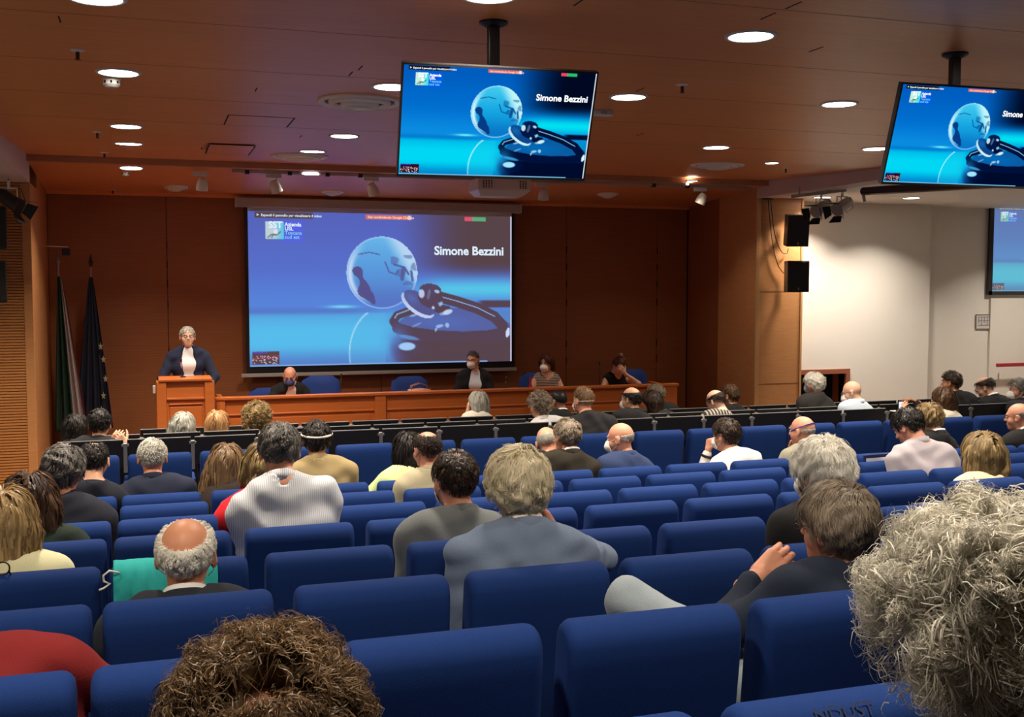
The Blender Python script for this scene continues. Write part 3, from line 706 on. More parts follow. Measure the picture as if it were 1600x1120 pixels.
# black roller case and its hook under the aisle ceiling
a = at(1349, 299, Y=11.0); b = at(1560, 286, Y=9.0)
t = thing('roller_blind_case', 'long black tube case under the aisle ceiling behind the right television', 'blind', (a + b) / 2)
m = MB(); m.tube([(a - b) * .5, (b - a) * .5], .05, 12); m.build('case', M_BLACKS, t)
m = MB(); m.tube([(a - b) * .5 + Vector((0, 0, -.03)), (a - b) * .5 + Vector((.02, 0, -.12))], .02, 6); m.build('end_bracket', M_GREYP, t)
m = MB(); m.tube([(b - a) * -.1, (b - a) * -.1 + Vector((0, 0, .12))], .01, 6); m.tube([(b - a) * .4, (b - a) * .4 + Vector((0, 0, .12))], .01, 6); m.build('hanger', M_GREYP, t)

# ------------------------------------------------------------------ stage furniture
TZ = 1.095   # top of the bench front
t = thing('conference_bench', 'long orange wooden conference bench with panelled front across the stage', 'bench', (3.8, 13.4, SZ))
def T(x): return x - 3.8
bx('front_panel', (T(.76), T(6.82), .02, .05, 0, TZ - SZ), M_BENCH, t)
bx('top_rail', (T(.72), T(6.86), -.035, .10, TZ - SZ - .035, TZ - SZ), M_BENCH, t, bevel=.006)
bx('worktop', (T(.76), T(6.82), .05, .75, .62, .65), M_BENCH, t, bevel=.004)
pil = [(.76, .90), (2.24, 2.42), (3.86, 4.04), (5.4, 5.52), (6.66, 6.84)]
pil = [(at(338, 640, Y=13.4).x, at(352, 640, Y=13.4).x), (at(586, 640, Y=13.4).x, at(603, 640, Y=13.4).x), (at(826, 620, Y=13.4).x, at(842, 620, Y=13.4).x), (6.64, 6.84)]
for a_, b_ in pil:
    bx('pilaster', (T(a_), T(b_), -.02, .03, 0, TZ - SZ - .035), M_BENCH, t, bevel=.006)
for k in range(3):
    xa, xb = pil[k][1] + .01, pil[k + 1][0] - .01
    bx('moulding', (T(xa), T(xb), -.005, .025, .735, .76), M_BENCH, t, bevel=.01)
    bx('moulding', (T(xa), T(xb), .005, .025, .11, .14), M_BENCH, t, bevel=.01)
    bx('lower_panel', (T(xa) + .05, T(xb) - .05, .008, .022, .18, .70), M_BENCH, t, bevel=.005)
for x in (.8, 6.78): bx('end_panel', (T(x) - .03, T(x) + .03, .05, .75, 0, TZ - SZ - .03), M_BENCH, t)
bx('back_edge', (T(.76), T(6.82), .72, .75, .5, .62), M_BENCH, t)
# lectern
lt = CZ - 1.057
t = thing('lectern', 'orange wooden lectern with recessed front panel in front of the speaker', 'lectern', (.38, 13.25, SZ))
Hl = lt - SZ
bx('front_panel', (-.28, .28, .02, .04, 0, Hl - .03), M_BENCH, t)
for s in (-1, 1):
    bx('pilaster', (-.325 if s < 0 else .215, -.215 if s < 0 else .325, -.02, .05, 0, Hl - .035), M_BENCH, t, bevel=.006)
    bx('side_panel', (-.325 if s < 0 else .30, -.30 if s < 0 else .325, .05, .5, 0, Hl - .05), M_BENCH, t)
bx('moulding', (-.215, .215, -.015, .03, Hl - .25, Hl - .22), M_BENCH, t, bevel=.01)
bx('moulding', (-.19, .19, -.005, .03, Hl - .31, Hl - .29), M_BENCH, t, bevel=.008)
bx('lower_panel', (-.18, .18, .004, .025, .1, Hl - .33), M_BENCH, t, bevel=.005)
bx('top', (-.30, .30, -.04, .46, Hl - .03, Hl), M_BENCH, t, bevel=.006)
bx('reading_shelf', (-.28, .28, .1, .46, Hl - .12, Hl - .10), M_BENCH, t)
tt = thing('socket_box', 'small pale socket box on the left side of the lectern', 'socket', (.035, 13.35, at(243, 608, Y=13.3).z)); bx('cover', (-.02, .012, -.03, .03, -.05, .04), M_OFFW, tt, bevel=.004); bx('hole', (-.023, -.018, -.015, .015, -.02, .01), M_DARK, tt)
# microphones
def mic(base, tip, label, red=True):
    t = thing('gooseneck_microphone', label, 'microphone', base); B = Vector(base); D = Vector(tip) - B
    m = MB(); m.tube([(0, 0, 0), (D.x * .2, D.y * .2, D.z * .4), (D.x * .55, D.y * .5, D.z * .8), tuple(D)], [.007, .006, .005, .005], 6); m.build('neck', M_BLACK, t, smooth=True)
    m = MB(); m.lathe([(.006, -.02), (.011, -.01), (.012, .03), (.005, .04)], c=tuple(D), n=12); m.build('capsule', M_BLACK, t)
    if red: m = MB(); m.lathe([(.0135, -.012), (.0135, -.004)], c=tuple(D), n=12); m.build('light_ring', glow('mic_red', (.9, .05, .08), 1.2), t)
    m = MB(); m.lathe([(.035, 0), (.03, .012), (.01, .018)], n=16); m.build('foot', M_BLACK, t)
mp = at(286, 590, Y=13.45); mt = at(283, 565, Y=13.42)
mic((mp.x, 13.45, lt), (mt.x, 13.42, mt.z), 'gooseneck microphone with red tip on the lectern')
for px, pyt, lb, rd in ((533, 588, 'slim microphone on the bench right of the first empty chair', False), (791, 593, 'slim microphone on the bench between the masked man and the striped-top woman', False), (937, 568, 'tall slim microphone on the bench left of the woman covering her face', False)):
    q = at(px, pyt, Y=13.7); mic((q.x, 13.7, SZ + .65), (q.x, 13.7, q.z), lb, rd)
# chairs behind the bench
def stage_chair(px, pyt, label):
    p = at(px, pyt, Y=14.55)
    t = thing('conference_chair', label, 'chair', (p.x, 14.4, SZ)); z = p.z - SZ
    w = .26
    me = None
    m = MB(); prof = []
    nx, nz = 12, 10
    vs = []
    for face in (0, 1):
        for j in range(nz + 1):
            for i in range(nx + 1):
                u = -1 + 2 * i / nx; v = j / nz
                hw = w * (1 - .06 * (1 - v)) * (1 - .0 * v)
                zz = z - .62 + .62 * v
                # rounded upper corners
                if v > .8:
                    k = (v - .8) / .2; hw2 = hw - .10 * (1 - math.sqrt(max(0, 1 - k * k)))
                else: hw2 = hw - .03 * (1 - min(1, v / .2))
                edge = 1 - abs(u) ** 6
                th = .035 * (edge ** .5) * (min(1, v / .06, (1 - v) / .04 if v < 1 else 0) ** .5 if 0 < v < 1 else 0)
                vs.append((u * hw2, .12 + .03 * (1 - u * u) + .05 * v + (th if face else -th), zz))
    fs = []; N = (nx + 1) * (nz + 1)
    for j in range(nz):
        for i in range(nx):
            a = j * (nx + 1) + i; fs.append((a, a + 1, a + nx + 2, a + nx + 1)); fs.append((N + a, N + a + nx + 1, N + a + nx + 2, N + a + 1))
    m.add(vs, fs); bm = m.build('backrest', M_BLUED, t, smooth=True)
    m = MB(); m.box(-.24, .24, -.30, .14, .40, .48); m.build('seat', M_BLUED, t, bevel=.03, seg=3)
    m = MB(); m.tube([(0, -.05, .40), (0, -.05, .10)], .03); m.build('column', M_CHROME, t)
    for k in range(5):
        a = k * 1.2566; m = MB(); m.tube([(0, -.05, .1), (.27 * math.cos(a), -.05 + .27 * math.sin(a), .03)], [.022, .014], 6); m.build('leg', M_BLACK, t)
    for s in (-1, 1): m = MB(); m.tube([(s * .25, .1, .45), (s * .29, 0, .52), (s * .29, .05, .68), (s * .29, -.2, .68)], .015, 6); m.build('armrest', M_BLACK, t, smooth=True)
stage_chair(501, 587, 'first empty blue chair behind the bench, right of the bald man')
stage_chair(640, 588, 'empty blue chair behind the bench in the middle, brown bag in front')
stage_chair(418, 606, 'blue chair behind the bald man with the dark blue mask')
stage_chair(735, 600, 'blue chair behind the man with glasses and white mask')
stage_chair(838, 582, 'blue chair behind the woman in the striped top')
stage_chair(986, 577, 'blue chair behind the woman covering her face')
# handbag and red bottle on the bench
p = at(655, 606, Y=13.75)
t = thing('handbag', 'brown tartan-like bag lying on the bench before the middle chair', 'bag', (p.x, 13.75, SZ + .65))
zz = p.z - (SZ + .65)
m = MB(); m.lathe([(.02, 0), (.19, .01), (.20, zz * .5), (.15, zz * .95), (.02, zz)], n=28, M=Matrix.Diagonal((1, .55, 1, 1))); m.build('body', mat('bag_brown', (.42, .20, .13), .6, var=.5, scale=25, stretch=(1, 1, 4)), t, smooth=True)
for s in (-.04, .04): m = MB(); m.tube([(-.13, s, zz * .8), (-.1, s, zz + .03), (0, s, zz + .06), (.1, s, zz + .03), (.13, s, zz * .8)], .008, 6); m.build('handle', mat('bag_strap', (.2, .07, .05), .5), t, smooth=True)
p = at(829, 592, Y=13.65)
t = thing('drink_bottle', 'small red capped bottle on the bench beside the striped-top woman', 'bottle', (p.x, 13.65, SZ + .65)); h = at(829, 589, Y=13.65).z - SZ - .65
m = MB(); m.lathe([(.03, 0), (.032, .01), (.032, h * .6), (.012, h * .85), (.012, h * .88)], n=16); m.build('body', mat('bottle_red', (.55, .02, .03), .2), t, smooth=True)
m = MB(); m.lathe([(.015, h * .88), (.015, h)], n=12); m.build('cap', M_RED, t)
# flags
def flag(px, pole_top, x_spread, cols, label, stars=False, base_y=15.1):
    p = at(px, pole_top, Y=base_y)
    t = thing('flag', label, 'flag', (p.x, base_y, SZ)); H = p.z - SZ
    m = MB(); m.tube([(0, 0, 0), (0, 0, H)], .012, 8); m.build('pole', M_CHROME, t)
    m = MB(); m.lathe([(.012, H), (.03, H + .05), (.001, H + .18)], n=10); m.build('finial', M_BLACK if stars else M_STEEL, t)
    m = MB(); m.lathe([(.10, 0), (.095, .03), (.03, .05)], n=20); m.build('foot', M_BLACK, t)
    n = len(cols)
    for ci, (col, u0, u1) in enumerate(cols):
        vs = []; nu, nv = 24, 30
        for j in range(nv + 1):
            v = j / nv
            for i in range(nu + 1):
                u = u0 + (u1 - u0) * i / nu
                wdt = x_spread[0] + (x_spread[1] - x_spread[0]) * (v ** .9)
                x = (u - .5 + x_spread[2]) * wdt
                y = -.05 * math.sin(u * 26) * (.3 + .7 * v) - .05
                vs.append((x, y, (H - .13) * (1 - v) + .45 * v + u * x_spread[3] * v))
        fs = [(j * (nu + 1) + i, j * (nu + 1) + i + 1, (j + 1) * (nu + 1) + i + 1, (j + 1) * (nu + 1) + i) for j in range(nv) for i in range(nu)]
        m = MB(); m.add(vs, fs); o = m.build('cloth', mat('flag_' + str(round(col[0], 2)) + str(round(col[2], 2)), col, .8), t, smooth=True)
        so = o.modifiers.new('thickness', 'SOLIDIFY'); so.thickness = .003
    if stars:
        for k, (sx, sz_) in enumerate(((.13, 1.35), (.15, 1.10), (.12, .88), (.09, .70), (.10, 1.52))):
            m = MB(); vs = []; 
            for q in range(10):
                a = math.pi / 2 + q * math.pi / 5; r = .055 if q % 2 == 0 else .022; vs.append((sx + r * math.cos(a) * .6, -.13, sz_ + r * math.sin(a)))
            m.add(vs + [(x_, y_ + .004, z_) for x_, y_, z_ in vs], [tuple(range(10)), tuple(range(10, 20))] + [(q, (q + 1) % 10, 10 + (q + 1) % 10, 10 + q) for q in range(10)])
            m.build('star', mat('star_gold', (.30, .26, .14), .7), t)
flag(91, 416, (.05, .42, .30, -.25), [((.006, .03, .015), .0, .58), ((.40, .33, .33), .58, .93), ((.18, .012, .012), .93, 1.0)], 'furled green white and red flag in the stage corner', base_y=15.0)
flag(142, 417, (.04, .46, .0, 0), [((.004, .006, .02), 0, 1)], 'furled dark blue flag with pale stars beside the stage corner', stars=True)
t = thing('wall_arm', 'thin metal arm with a dark bracket on the left stage wall', 'bracket', (-1.24, 14.9, at(80, 384, Y=14.9).z))
m = MB(); m.tube([(0, 0, 0), (.28, 0, -.01)], .012, 8); m.build('arm', M_CHROME, t)
m = MB(); m.box(.2, .3, -.03, .03, -.12, -.03); m.build('clamp', M_BLACK, t, bevel=.01)

# ------------------------------------------------------------------ auditorium seats
PITCH_X, SEAT_W, X0 = 0.536, 0.473, -0.135
def loft_back(w, prof, rend, n_end=4, cap_in=.0):
    """profile (y,z) closed loop lofted along x with rounded ends"""
    prof = [Vector(p) for p in prof]; cy = sum(p[0] for p in prof) / len(prof); cz = sum(p[1] for p in prof) / len(prof)
    st = []
    for k in range(n_end + 1):
        a = math.pi / 2 * k / n_end; st.append((-w / 2 + rend * (1 - math.sin(a)), rend * (1 - math.cos(a))))
    st = [(-w / 2 + rend * (1 - math.sin(math.pi / 2 * k / n_end)), rend * (1 - math.cos(math.pi / 2 * k / n_end))) for k in range(n_end, -1, -1)][::-1]
    xs = []
    for k in range(n_end + 1):
        a = math.pi / 2 * k / n_end
        xs.append((-w / 2 + rend * (1 - math.cos(a)) , rend * (1 - math.sin(a))))
    sts = xs + [(-x, i) for x, i in xs[::-1]]
    vs = []; N = len(prof)
    # inward normal offset of the profile
    def inset(d):
        out = []
        for i, p in enumerate(prof):
            a = prof[i - 1]; b = prof[(i + 1) % N]; t = (b - a).normalized(); nrm = Vector((-t[1], t[0]))
            out.append(p + nrm * d)
        return out
    area = sum(prof[i][0] * prof[(i + 1) % N][1] - prof[(i + 1) % N][0] * prof[i][1] for i in range(N))
    sgn = 1 if area > 0 else -1
    for x, d in sts:
        for p in inset(d * sgn): vs.append((x, p[0], p[1]))
    fs = []
    for s in range(len(sts) - 1):
        for i in range(N): fs.append((s * N + i, s * N + (i + 1) % N, (s + 1) * N + (i + 1) % N, (s + 1) * N + i))
    fs.append(tuple(range(N))); fs.append(tuple((len(sts) - 1) * N + i for i in range(N))[::-1])
    m = MB(); m.add(vs, fs); return m
def back_profile(top=SEAT_H, bot=.32, y_top=0.0):
    """origin at rear face of the top roll: y=0 rear, +y towards the stage"""
    r = .062; pts = []
    cz = top - r; cy = r
    for k in range(9):                       # round top from rear to front
        a = math.pi - math.pi * k / 8
        pts.append((cy + r * math.cos(a), cz + r * math.sin(a)))
    pts.append((cy + r + .012, cz - .08)); pts.append((cy + r + .03, cz - .25)); pts.append((cy + r + .055, bot + .08)); pts.append((cy + r + .05, bot))
    pts.append((cy + r - .01, bot - .01)); pts.append((.075, bot + .06)); pts.append((.035, cz - .30)); pts.append((.014, cz - .14)); pts.append((.002, cz - .05))
    return pts
me_back = loft_back(SEAT_W, back_profile(), .030).mesh('backrest', M_BLUE, smooth=True)
m = MB(); m.box(-.225, .225, .16, .60, .36, .47); me_cush = m.mesh('seat_cushion', M_BLUE, True, bevel=.045, seg=4)
m = MB(); m.box(-.026, .026, .10, .50, .585, .635); me_arm = m.mesh('armrest_pad', M_BLUE, True, bevel=.012, seg=3)
m = MB(); m.add([(-.014, .02, .05), (-.014, .34, .05), (-.014, .42, .58), (-.014, .06, .60), (.014, .02, .05), (.014, .34, .05), (.014, .42, .58), (.014, .06, .60)], [(0, 1, 2, 3), (7, 6, 5, 4), (0, 4, 5, 1), (1, 5, 6, 2), (2, 6, 7, 3), (3, 7, 4, 0)])
m.box(-.016, .016, .0, .42, 0, .06); me_side = m.mesh('side_frame', M_CHROME, False, bevel=.005)
m = MB(); m.box(-.015, .015, -.005, .07, .50, .66); me_brk = m.mesh('hinge_bracket', M_CHROME, False, bevel=.006)
M_TAB = mat('tablet_laminate', (.012, .011, .011), .3, spec=.4)
m = MB(); m.box(-.252, .252, -.035, -.015, SEAT_H - .215, SEAT_H + .012); me_tab = m.mesh('writing_tablet', M_TAB, False, bevel=.004)
m = MB(); m.box(-.252, .252, -.037, -.013, SEAT_H + .010, SEAT_H + .0165); me_edge = m.mesh('tablet_edge', mat('tablet_edge', (.20, .20, .20), .35), False, bevel=.001)
m = MB(); m.box(-.016, .016, -.045, .01, SEAT_H - .26, SEAT_H - .015); m.box(-.03, .03, -.045, -.01, SEAT_H - .045, SEAT_H - .02); me_post = m.mesh('tablet_hinge', M_STEEL, False, bevel=.004)
me_backb = loft_back(SEAT_W - .02, [(y * .75 + .005, z - .02) for y, z in back_profile()], .02).mesh('backrest_shell', M_BLACKS, smooth=True)
def make_seat(kind):
    t = bpy.data.objects.new('auditorium_seat', None); C.objects.link(t); t.empty_display_size = .1
    t['category'] = 'seat'
    link('backrest', me_back if kind == 'blue' else me_backb, t)
    link('seat_cushion', me_cush, t)
    link('armrest', me_arm, t, (PITCH_X / 2, 0, 0))
    link('side_frame', me_side, t, (PITCH_X / 2, 0, 0))
    if kind == 'blue': link('hinge_bracket', me_brk, t, (PITCH_X / 2, 0, 0))
    else:
        tb = link('writing_tablet', me_tab, t); link('edge', me_edge, tb)
        link('tablet_hinge', me_post, t, (PITCH_X / 2, 0, 0))
    return t
ORD = ['first', 'second', 'third', 'fourth', 'fifth', 'sixth', 'seventh', 'eighth', 'ninth', 'tenth', 'eleventh', 'twelfth', 'thirteenth', 'fourteenth', 'fifteenth', 'sixteenth', 'seventeenth', 'eighteenth', 'nineteenth', 'twentieth', 'twenty-first', 'twenty-second', 'twenty-third', 'twenty-fourth']
ROWNAME = {'Z': 'lowest row at the bottom border', 'A': 'second row up from the bottom border', 'B': 'row of the bald white-fringed man', 'C': 'row of the grey-jacket man', 'D': 'row of the striped-shirt man',
           'E': 'row just before the striped-shirt man', 'F': 'row of the beige-jacket man', 'G': 'x', 'I': 'first blue row past the cross aisle',
           'J': 'black tablet row nearest the blue seats', 'K': 'middle black tablet row', 'L': 'black tablet row nearest the stage'}
ROWNAME.update({'Z': 'row at the bottom border', 'G': 'row of the khaki-jacket person', 'E': 'row just beyond the striped-shirt man'})
protos = {}
rnd = random.Random(5)
for ri_, (name, v, h) in enumerate(ROWS):
    if name == 'Y': continue
    kind = 'blue' if name in 'ZABCDEFGI' else 'black'
    z = FLOORZ[name]
    if name in 'ZABCDEFG':
        dx = -.009 * (ri_ - 2); xs = [(X0 + dx + SEAT_W / 2 + PITCH_X * k, k) for k in range(40)]
        lim = .955 * v + .35
        right = [x for x in xs if x[0] - SEAT_W / 2 < lim and x[0] < 7.4]
        left = [(-.165 + dx - SEAT_W / 2 - PITCH_X * k, -1 - k) for k in range(3) if -.165 + dx - PITCH_X * k > -.12 * v - .15]
    else:
        start = {'I': -.72, 'J': -.72, 'K': -.60, 'L': -.1}[name]
        right = [(start + SEAT_W / 2 + PITCH_X * k, k) for k in range(40) if start + PITCH_X * k < min(.955 * v + .2, {'I': 8.2, 'J': 10.2, 'K': 10.6, 'L': 10.9}[name])]
        if name == 'J': right = [q for q in right if not (7.10 < q[0] < 7.75)]
        left = []
    for x, k in left + right:
        side = 'left block' if k < 0 else None
        col = 'blue fabric' if kind == 'blue' else 'black-backed'
        if name in 'ZABCDEFG':
            if k < 0: lb = f'{col} seat left of the gap, {ORD[-1 - k]} from it, {ROWNAME[name]}'.replace('row up from the bottom border', 'row from the bottom')
            else: lb = f'{col} seat, {ORD[k]} right of the gap, {ROWNAME[name]}'.replace('row up from the bottom border', 'row from the bottom')
        else: lb = f'{col} seat, {ORD[k]} from the left end, {ROWNAME[name]}'
        loc = (x, v, z)
        dz = rnd.uniform(-.004, .004); rz = rnd.uniform(-.004, .004)
        if kind not in protos:
            s = make_seat(kind); protos[kind] = s; s.location = loc; s['label'] = lb; s['group'] = 'folding auditorium seats'
        else:
            s = dup(protos[kind], loc, label=lb, group='folding auditorium seats')
        s.location = (x, v, z); s.rotation_euler = (0, 0, rz)
# scribbled word on the seat at the bottom right
me = text_mesh('NDUST', .038, .0001); me.materials.append(mat('pen_ink', (.006, .018, .075), .8))
zseat = [o for o in C.objects if o.get('label', '').startswith('blue fabric seat, third right of the gap, row at the bottom')]
if zseat:
    o = link('scribble', me, zseat[0]); o.location = (-.095, .008, SEAT_H - .026); o.rotation_euler = (math.radians(52), 0, 0)
# loose papers on the tablet ledges etc.
def paper(px, py, w, d, Y, label, rz=0):
    p = at(px, py, Y=Y); t = thing('paper_sheet', label, 'paper', p, rz)
    bx('sheet', (-w / 2, w / 2, -d / 2, d / 2, -.002, .002), mat('white_paper', (.85, .85, .85), .7), t)
paper(1433, 642, .5, .22, 9.2, 'white paper lying on the ledge before the long-haired woman with the phone')
# ------------------------------------------------------------------ people: signed distance fields -> one continuous skin
def vn(a):
    a = np.asarray(a, float); return a / max(1e-9, np.linalg.norm(a))
class Field:
    def __init__(s, lo, hi, h):
        s.h = h; s.lo = np.array(lo, float); s.n = np.maximum(4, np.ceil((np.array(hi) - s.lo) / h).astype(int) + 1)
        s.a = np.full(s.n, .2, np.float32)
        s.ax = [s.lo[i] + np.arange(s.n[i]) * h for i in range(3)]
    def _sub(s, lo, hi, m):
        i0 = np.clip(((np.array(lo) - m - s.lo) / s.h).astype(int), 0, s.n - 1); i1 = np.clip(((np.array(hi) + m - s.lo) / s.h).astype(int) + 2, 1, s.n)
        if np.any(i1 <= i0): return None
        sl = tuple(slice(a, b) for a, b in zip(i0, i1))
        X = s.ax[0][sl[0]][:, None, None]; Y = s.ax[1][sl[1]][None, :, None]; Z = s.ax[2][sl[2]][None, None, :]
        return sl, X, Y, Z
    def comb(s, sl, d, k, op):
        a = s.a[sl]
        if op == 'add':
            h = np.clip(.5 + .5 * (a - d) / k, 0, 1); s.a[sl] = a * (1 - h) + d * h - k * h * (1 - h)
        else:
            h = np.clip(.5 - .5 * (a + d) / k, 0, 1); s.a[sl] = a * (1 - h) - d * h + k * h * (1 - h)
    def cap(s, a, b, ra, rb=None, k=.02, op='add'):
        rb = ra if rb is None else rb; a = np.array(a, float); b = np.array(b, float); R = max(ra, rb)
        q = s._sub(np.minimum(a, b) - R, np.maximum(a, b) + R, k + 2 * s.h)
        if q is None: return
        sl, X, Y, Z = q; ab = b - a; L = max(1e-9, ab @ ab)
        t = np.clip(((X - a[0]) * ab[0] + (Y - a[1]) * ab[1] + (Z - a[2]) * ab[2]) / L, 0, 1)
        d = np.sqrt((X - a[0] - t * ab[0]) ** 2 + (Y - a[1] - t * ab[1]) ** 2 + (Z - a[2] - t * ab[2]) ** 2) - (ra + (rb - ra) * t)
        s.comb(sl, d.astype(np.float32), k, op)
    def ell(s, c, r, R=None, k=.02, op='add'):
        """ellipsoid, R rows = local axes"""
        c = np.array(c, float); r = np.array(r, float); m = max(r)
        q = s._sub(c - m, c + m, k + 2 * s.h)
        if q is None: return
        sl, X, Y, Z = q; X = X - c[0]; Y = Y - c[1]; Z = Z - c[2]
        if R is not None:
            R = np.asarray(R); X, Y, Z = (R[0][0] * X + R[0][1] * Y + R[0][2] * Z, R[1][0] * X + R[1][1] * Y + R[1][2] * Z, R[2][0] * X + R[2][1] * Y + R[2][2] * Z)
        k0 = np.sqrt((X / r[0]) ** 2 + (Y / r[1]) ** 2 + (Z / r[2]) ** 2); k1 = np.sqrt((X / r[0] ** 2) ** 2 + (Y / r[1] ** 2) ** 2 + (Z / r[2] ** 2) ** 2)
        d = k0 * (k0 - 1) / np.maximum(k1, 1e-6)
        s.comb(sl, d.astype(np.float32), k, op)
    def surf(s, disp=None):
        a = s.a.copy()
        if disp is not None: a += disp(s)
        for ax in range(3):
            sl = [slice(None)] * 3; sl[ax] = 0; a[tuple(sl)] = np.maximum(a[tuple(sl)], s.h * .5); sl[ax] = -1; a[tuple(sl)] = np.maximum(a[tuple(sl)], s.h * .5)
        ins = a < 0
        n = np.array(a.shape); sh = n - 1
        cell = np.full(sh, -1, np.int32)
        c = ins[:-1, :-1, :-1].astype(np.int8)
        cnt = sum(ins[i:n[0] - 1 + i, j:n[1] - 1 + j, k:n[2] - 1 + k].astype(np.int8) for i in (0, 1) for j in (0, 1) for k in (0, 1))
        act = np.argwhere((cnt > 0) & (cnt < 8))
        if len(act) == 0: return np.zeros((0, 3)), np.zeros((0, 4), int)
        cell[act[:, 0], act[:, 1], act[:, 2]] = np.arange(len(act))
        P = np.zeros((len(act), 3)); W = np.zeros(len(act))
        corners = [(i, j, k) for i in (0, 1) for j in (0, 1) for k in (0, 1)]
        val = {q: a[act[:, 0] + q[0], act[:, 1] + q[1], act[:, 2] + q[2]] for q in corners}
        for q in corners:
            for ax in range(3):
                if q[ax] == 0:
                    r = list(q); r[ax] = 1; r = tuple(r); v0, v1 = val[q], val[r]; cr = (v0 < 0) != (v1 < 0)
                    t = np.where(cr, v0 / np.where(cr, v0 - v1, 1), 0)
                    p = np.array(q, float)[None, :].repeat(len(act), 0); p[:, ax] += t
                    P += p * cr[:, None]; W += cr
        V = s.lo + (act + P / W[:, None]) * s.h
        F = []
        for ax in range(3):
            o1, o2 = (ax + 1) % 3, (ax + 2) % 3
            A = [slice(None)] * 3; B = [slice(None)] * 3; A[ax] = slice(0, -1); B[ax] = slice(1, None)
            x = ins[tuple(A)] != ins[tuple(B)]
            e = np.argwhere(x); e = e[(e[:, o1] > 0) & (e[:, o2] > 0) & (e[:, o1] < sh[o1]) & (e[:, o2] < sh[o2])]
            if len(e) == 0: continue
            flip = ins[e[:, 0], e[:, 1], e[:, 2]]
            def g(d1, d2):
                f = e.copy(); f[:, o1] += d1; f[:, o2] += d2; return cell[f[:, 0], f[:, 1], f[:, 2]]
            q = np.stack([g(-1, -1), g(0, -1), g(0, 0), g(-1, 0)], 1)
            q[~flip] = q[~flip][:, ::-1]
            F.append(q)
        F = np.concatenate(F); F = F[(F >= 0).all(1)]
        return V, F
def npmesh(name, V, F, material, smooth=True, tone=None):
    me = bpy.data.meshes.new(name); V = np.asarray(V, np.float32); F = np.asarray(F, np.int32)
    me.vertices.add(len(V)); me.vertices.foreach_set('co', V.ravel()); k = F.shape[1]
    me.loops.add(F.size); me.loops.foreach_set('vertex_index', F.ravel()); me.polygons.add(len(F))
    me.polygons.foreach_set('loop_start', np.arange(0, F.size, k)); me.polygons.foreach_set('loop_total', np.full(len(F), k))
    if tone is not None:
        at_ = me.attributes.new('tone', 'FLOAT', 'POINT'); at_.data.foreach_set('value', np.asarray(tone, np.float32))
    me.update(calc_edges=True)
    if smooth: me.polygons.foreach_set('use_smooth', np.ones(len(F), bool))
    if material: me.materials.append(material)
    return me
def joinvf(parts):
    V = []; F = []; n = 0
    for v, f in parts:
        if len(v) == 0: continue
        V.append(v); F.append(f + n); n += len(v)
    return np.concatenate(V), np.concatenate(F)
def skin_mat(col):
    return mat('skin_%.2f_%.2f' % (col[0], col[1]), col, .48, var=.14, scale=18, spec=.4, bump=.12)
def cloth_mat(name, col, **k):
    return mat('cloth_' + name, col, k.pop('rough', .85), var=k.pop('var', .12), scale=k.pop('scale', 260), bump=k.pop('bump', .3), sheen=k.pop('sheen', .15), spec=.2, **k)
def stripe_mat(name, c1, c2, scale, axis='X'):
    m, nt, b = _new(name); b.inputs['Roughness'].default_value = .8
    tc = nt.nodes.new('ShaderNodeTexCoord'); w = nt.nodes.new('ShaderNodeTexWave'); w.bands_direction = axis; w.inputs['Scale'].default_value = scale; w.inputs['Distortion'].default_value = .25
    r = nt.nodes.new('ShaderNodeValToRGB'); r.color_ramp.elements[0].color = (*c1, 1); r.color_ramp.elements[1].color = (*c2, 1); r.color_ramp.elements[0].position = .55; r.color_ramp.elements[1].position = .75
    nt.links.new(tc.outputs['Object'], w.inputs['Vector']); nt.links.new(w.outputs['Fac'], r.inputs[0]); nt.links.new(r.outputs[0], b.inputs['Base Color'])
    return m
def hair_mat(dark, light, rough=.42):
    key = 'hair_%.3f_%.3f_%.3f' % (dark[0], light[0], light[2])
    if key in MATS: return MATS[key]
    m, nt, b = _new(key); b.inputs['Roughness'].default_value = rough; b.inputs['Specular IOR Level'].default_value = .45
    a = nt.nodes.new('ShaderNodeAttribute'); a.attribute_name = 'tone'
    mx = nt.nodes.new('ShaderNodeMix'); mx.data_type = 'RGBA'; mx.inputs[6].default_value = (*dark, 1); mx.inputs[7].default_value = (*light, 1)
    nt.links.new(a.outputs['Fac'], mx.inputs[0]); nt.links.new(mx.outputs[2], b.inputs['Base Color']); MATS[key] = m
    tr = nt.nodes.new('ShaderNodeBsdfTranslucent'); ms = nt.nodes.new('ShaderNodeMixShader'); ms.inputs[0].default_value = .38
    nt.links.new(mx.outputs[2], tr.inputs[0]); nt.links.new(b.outputs[0], ms.inputs[1]); nt.links.new(tr.outputs[0], ms.inputs[2]); nt.links.new(ms.outputs[0], nt.nodes['Material Output'].inputs[0])
    return m
H_COL = dict(black=((.006, .005, .005), (.035, .028, .024)), dkbrown=((.016, .009, .006), (.075, .042, .024)), brown=((.04, .018, .009), (.17, .085, .04)), auburn=((.05, .014, .007), (.20, .06, .025)),
             ltbrown=((.10, .055, .025), (.38, .24, .12)), blond=((.24, .14, .05), (.78, .56, .26)), dkblond=((.12, .075, .03), (.55, .40, .18)), grey=((.10, .095, .085), (.48, .46, .42)), white=((.80, .78, .70), (1.0, .99, .92)),
             greybrown=((.10, .078, .055), (.50, .41, .31)), salt=((.035, .032, .03), (.26, .24, .22)), whiteblond=((.60, .53, .36), (1.0, .94, .72)), silver=((.32, .315, .27), (.84, .83, .75)), curlygrey=((.42, .40, .33), (.92, .89, .79)), curlybrown=((.045, .027, .014), (.34, .22, .115)), strawberry=((.30, .14, .05), (.85, .52, .24)))

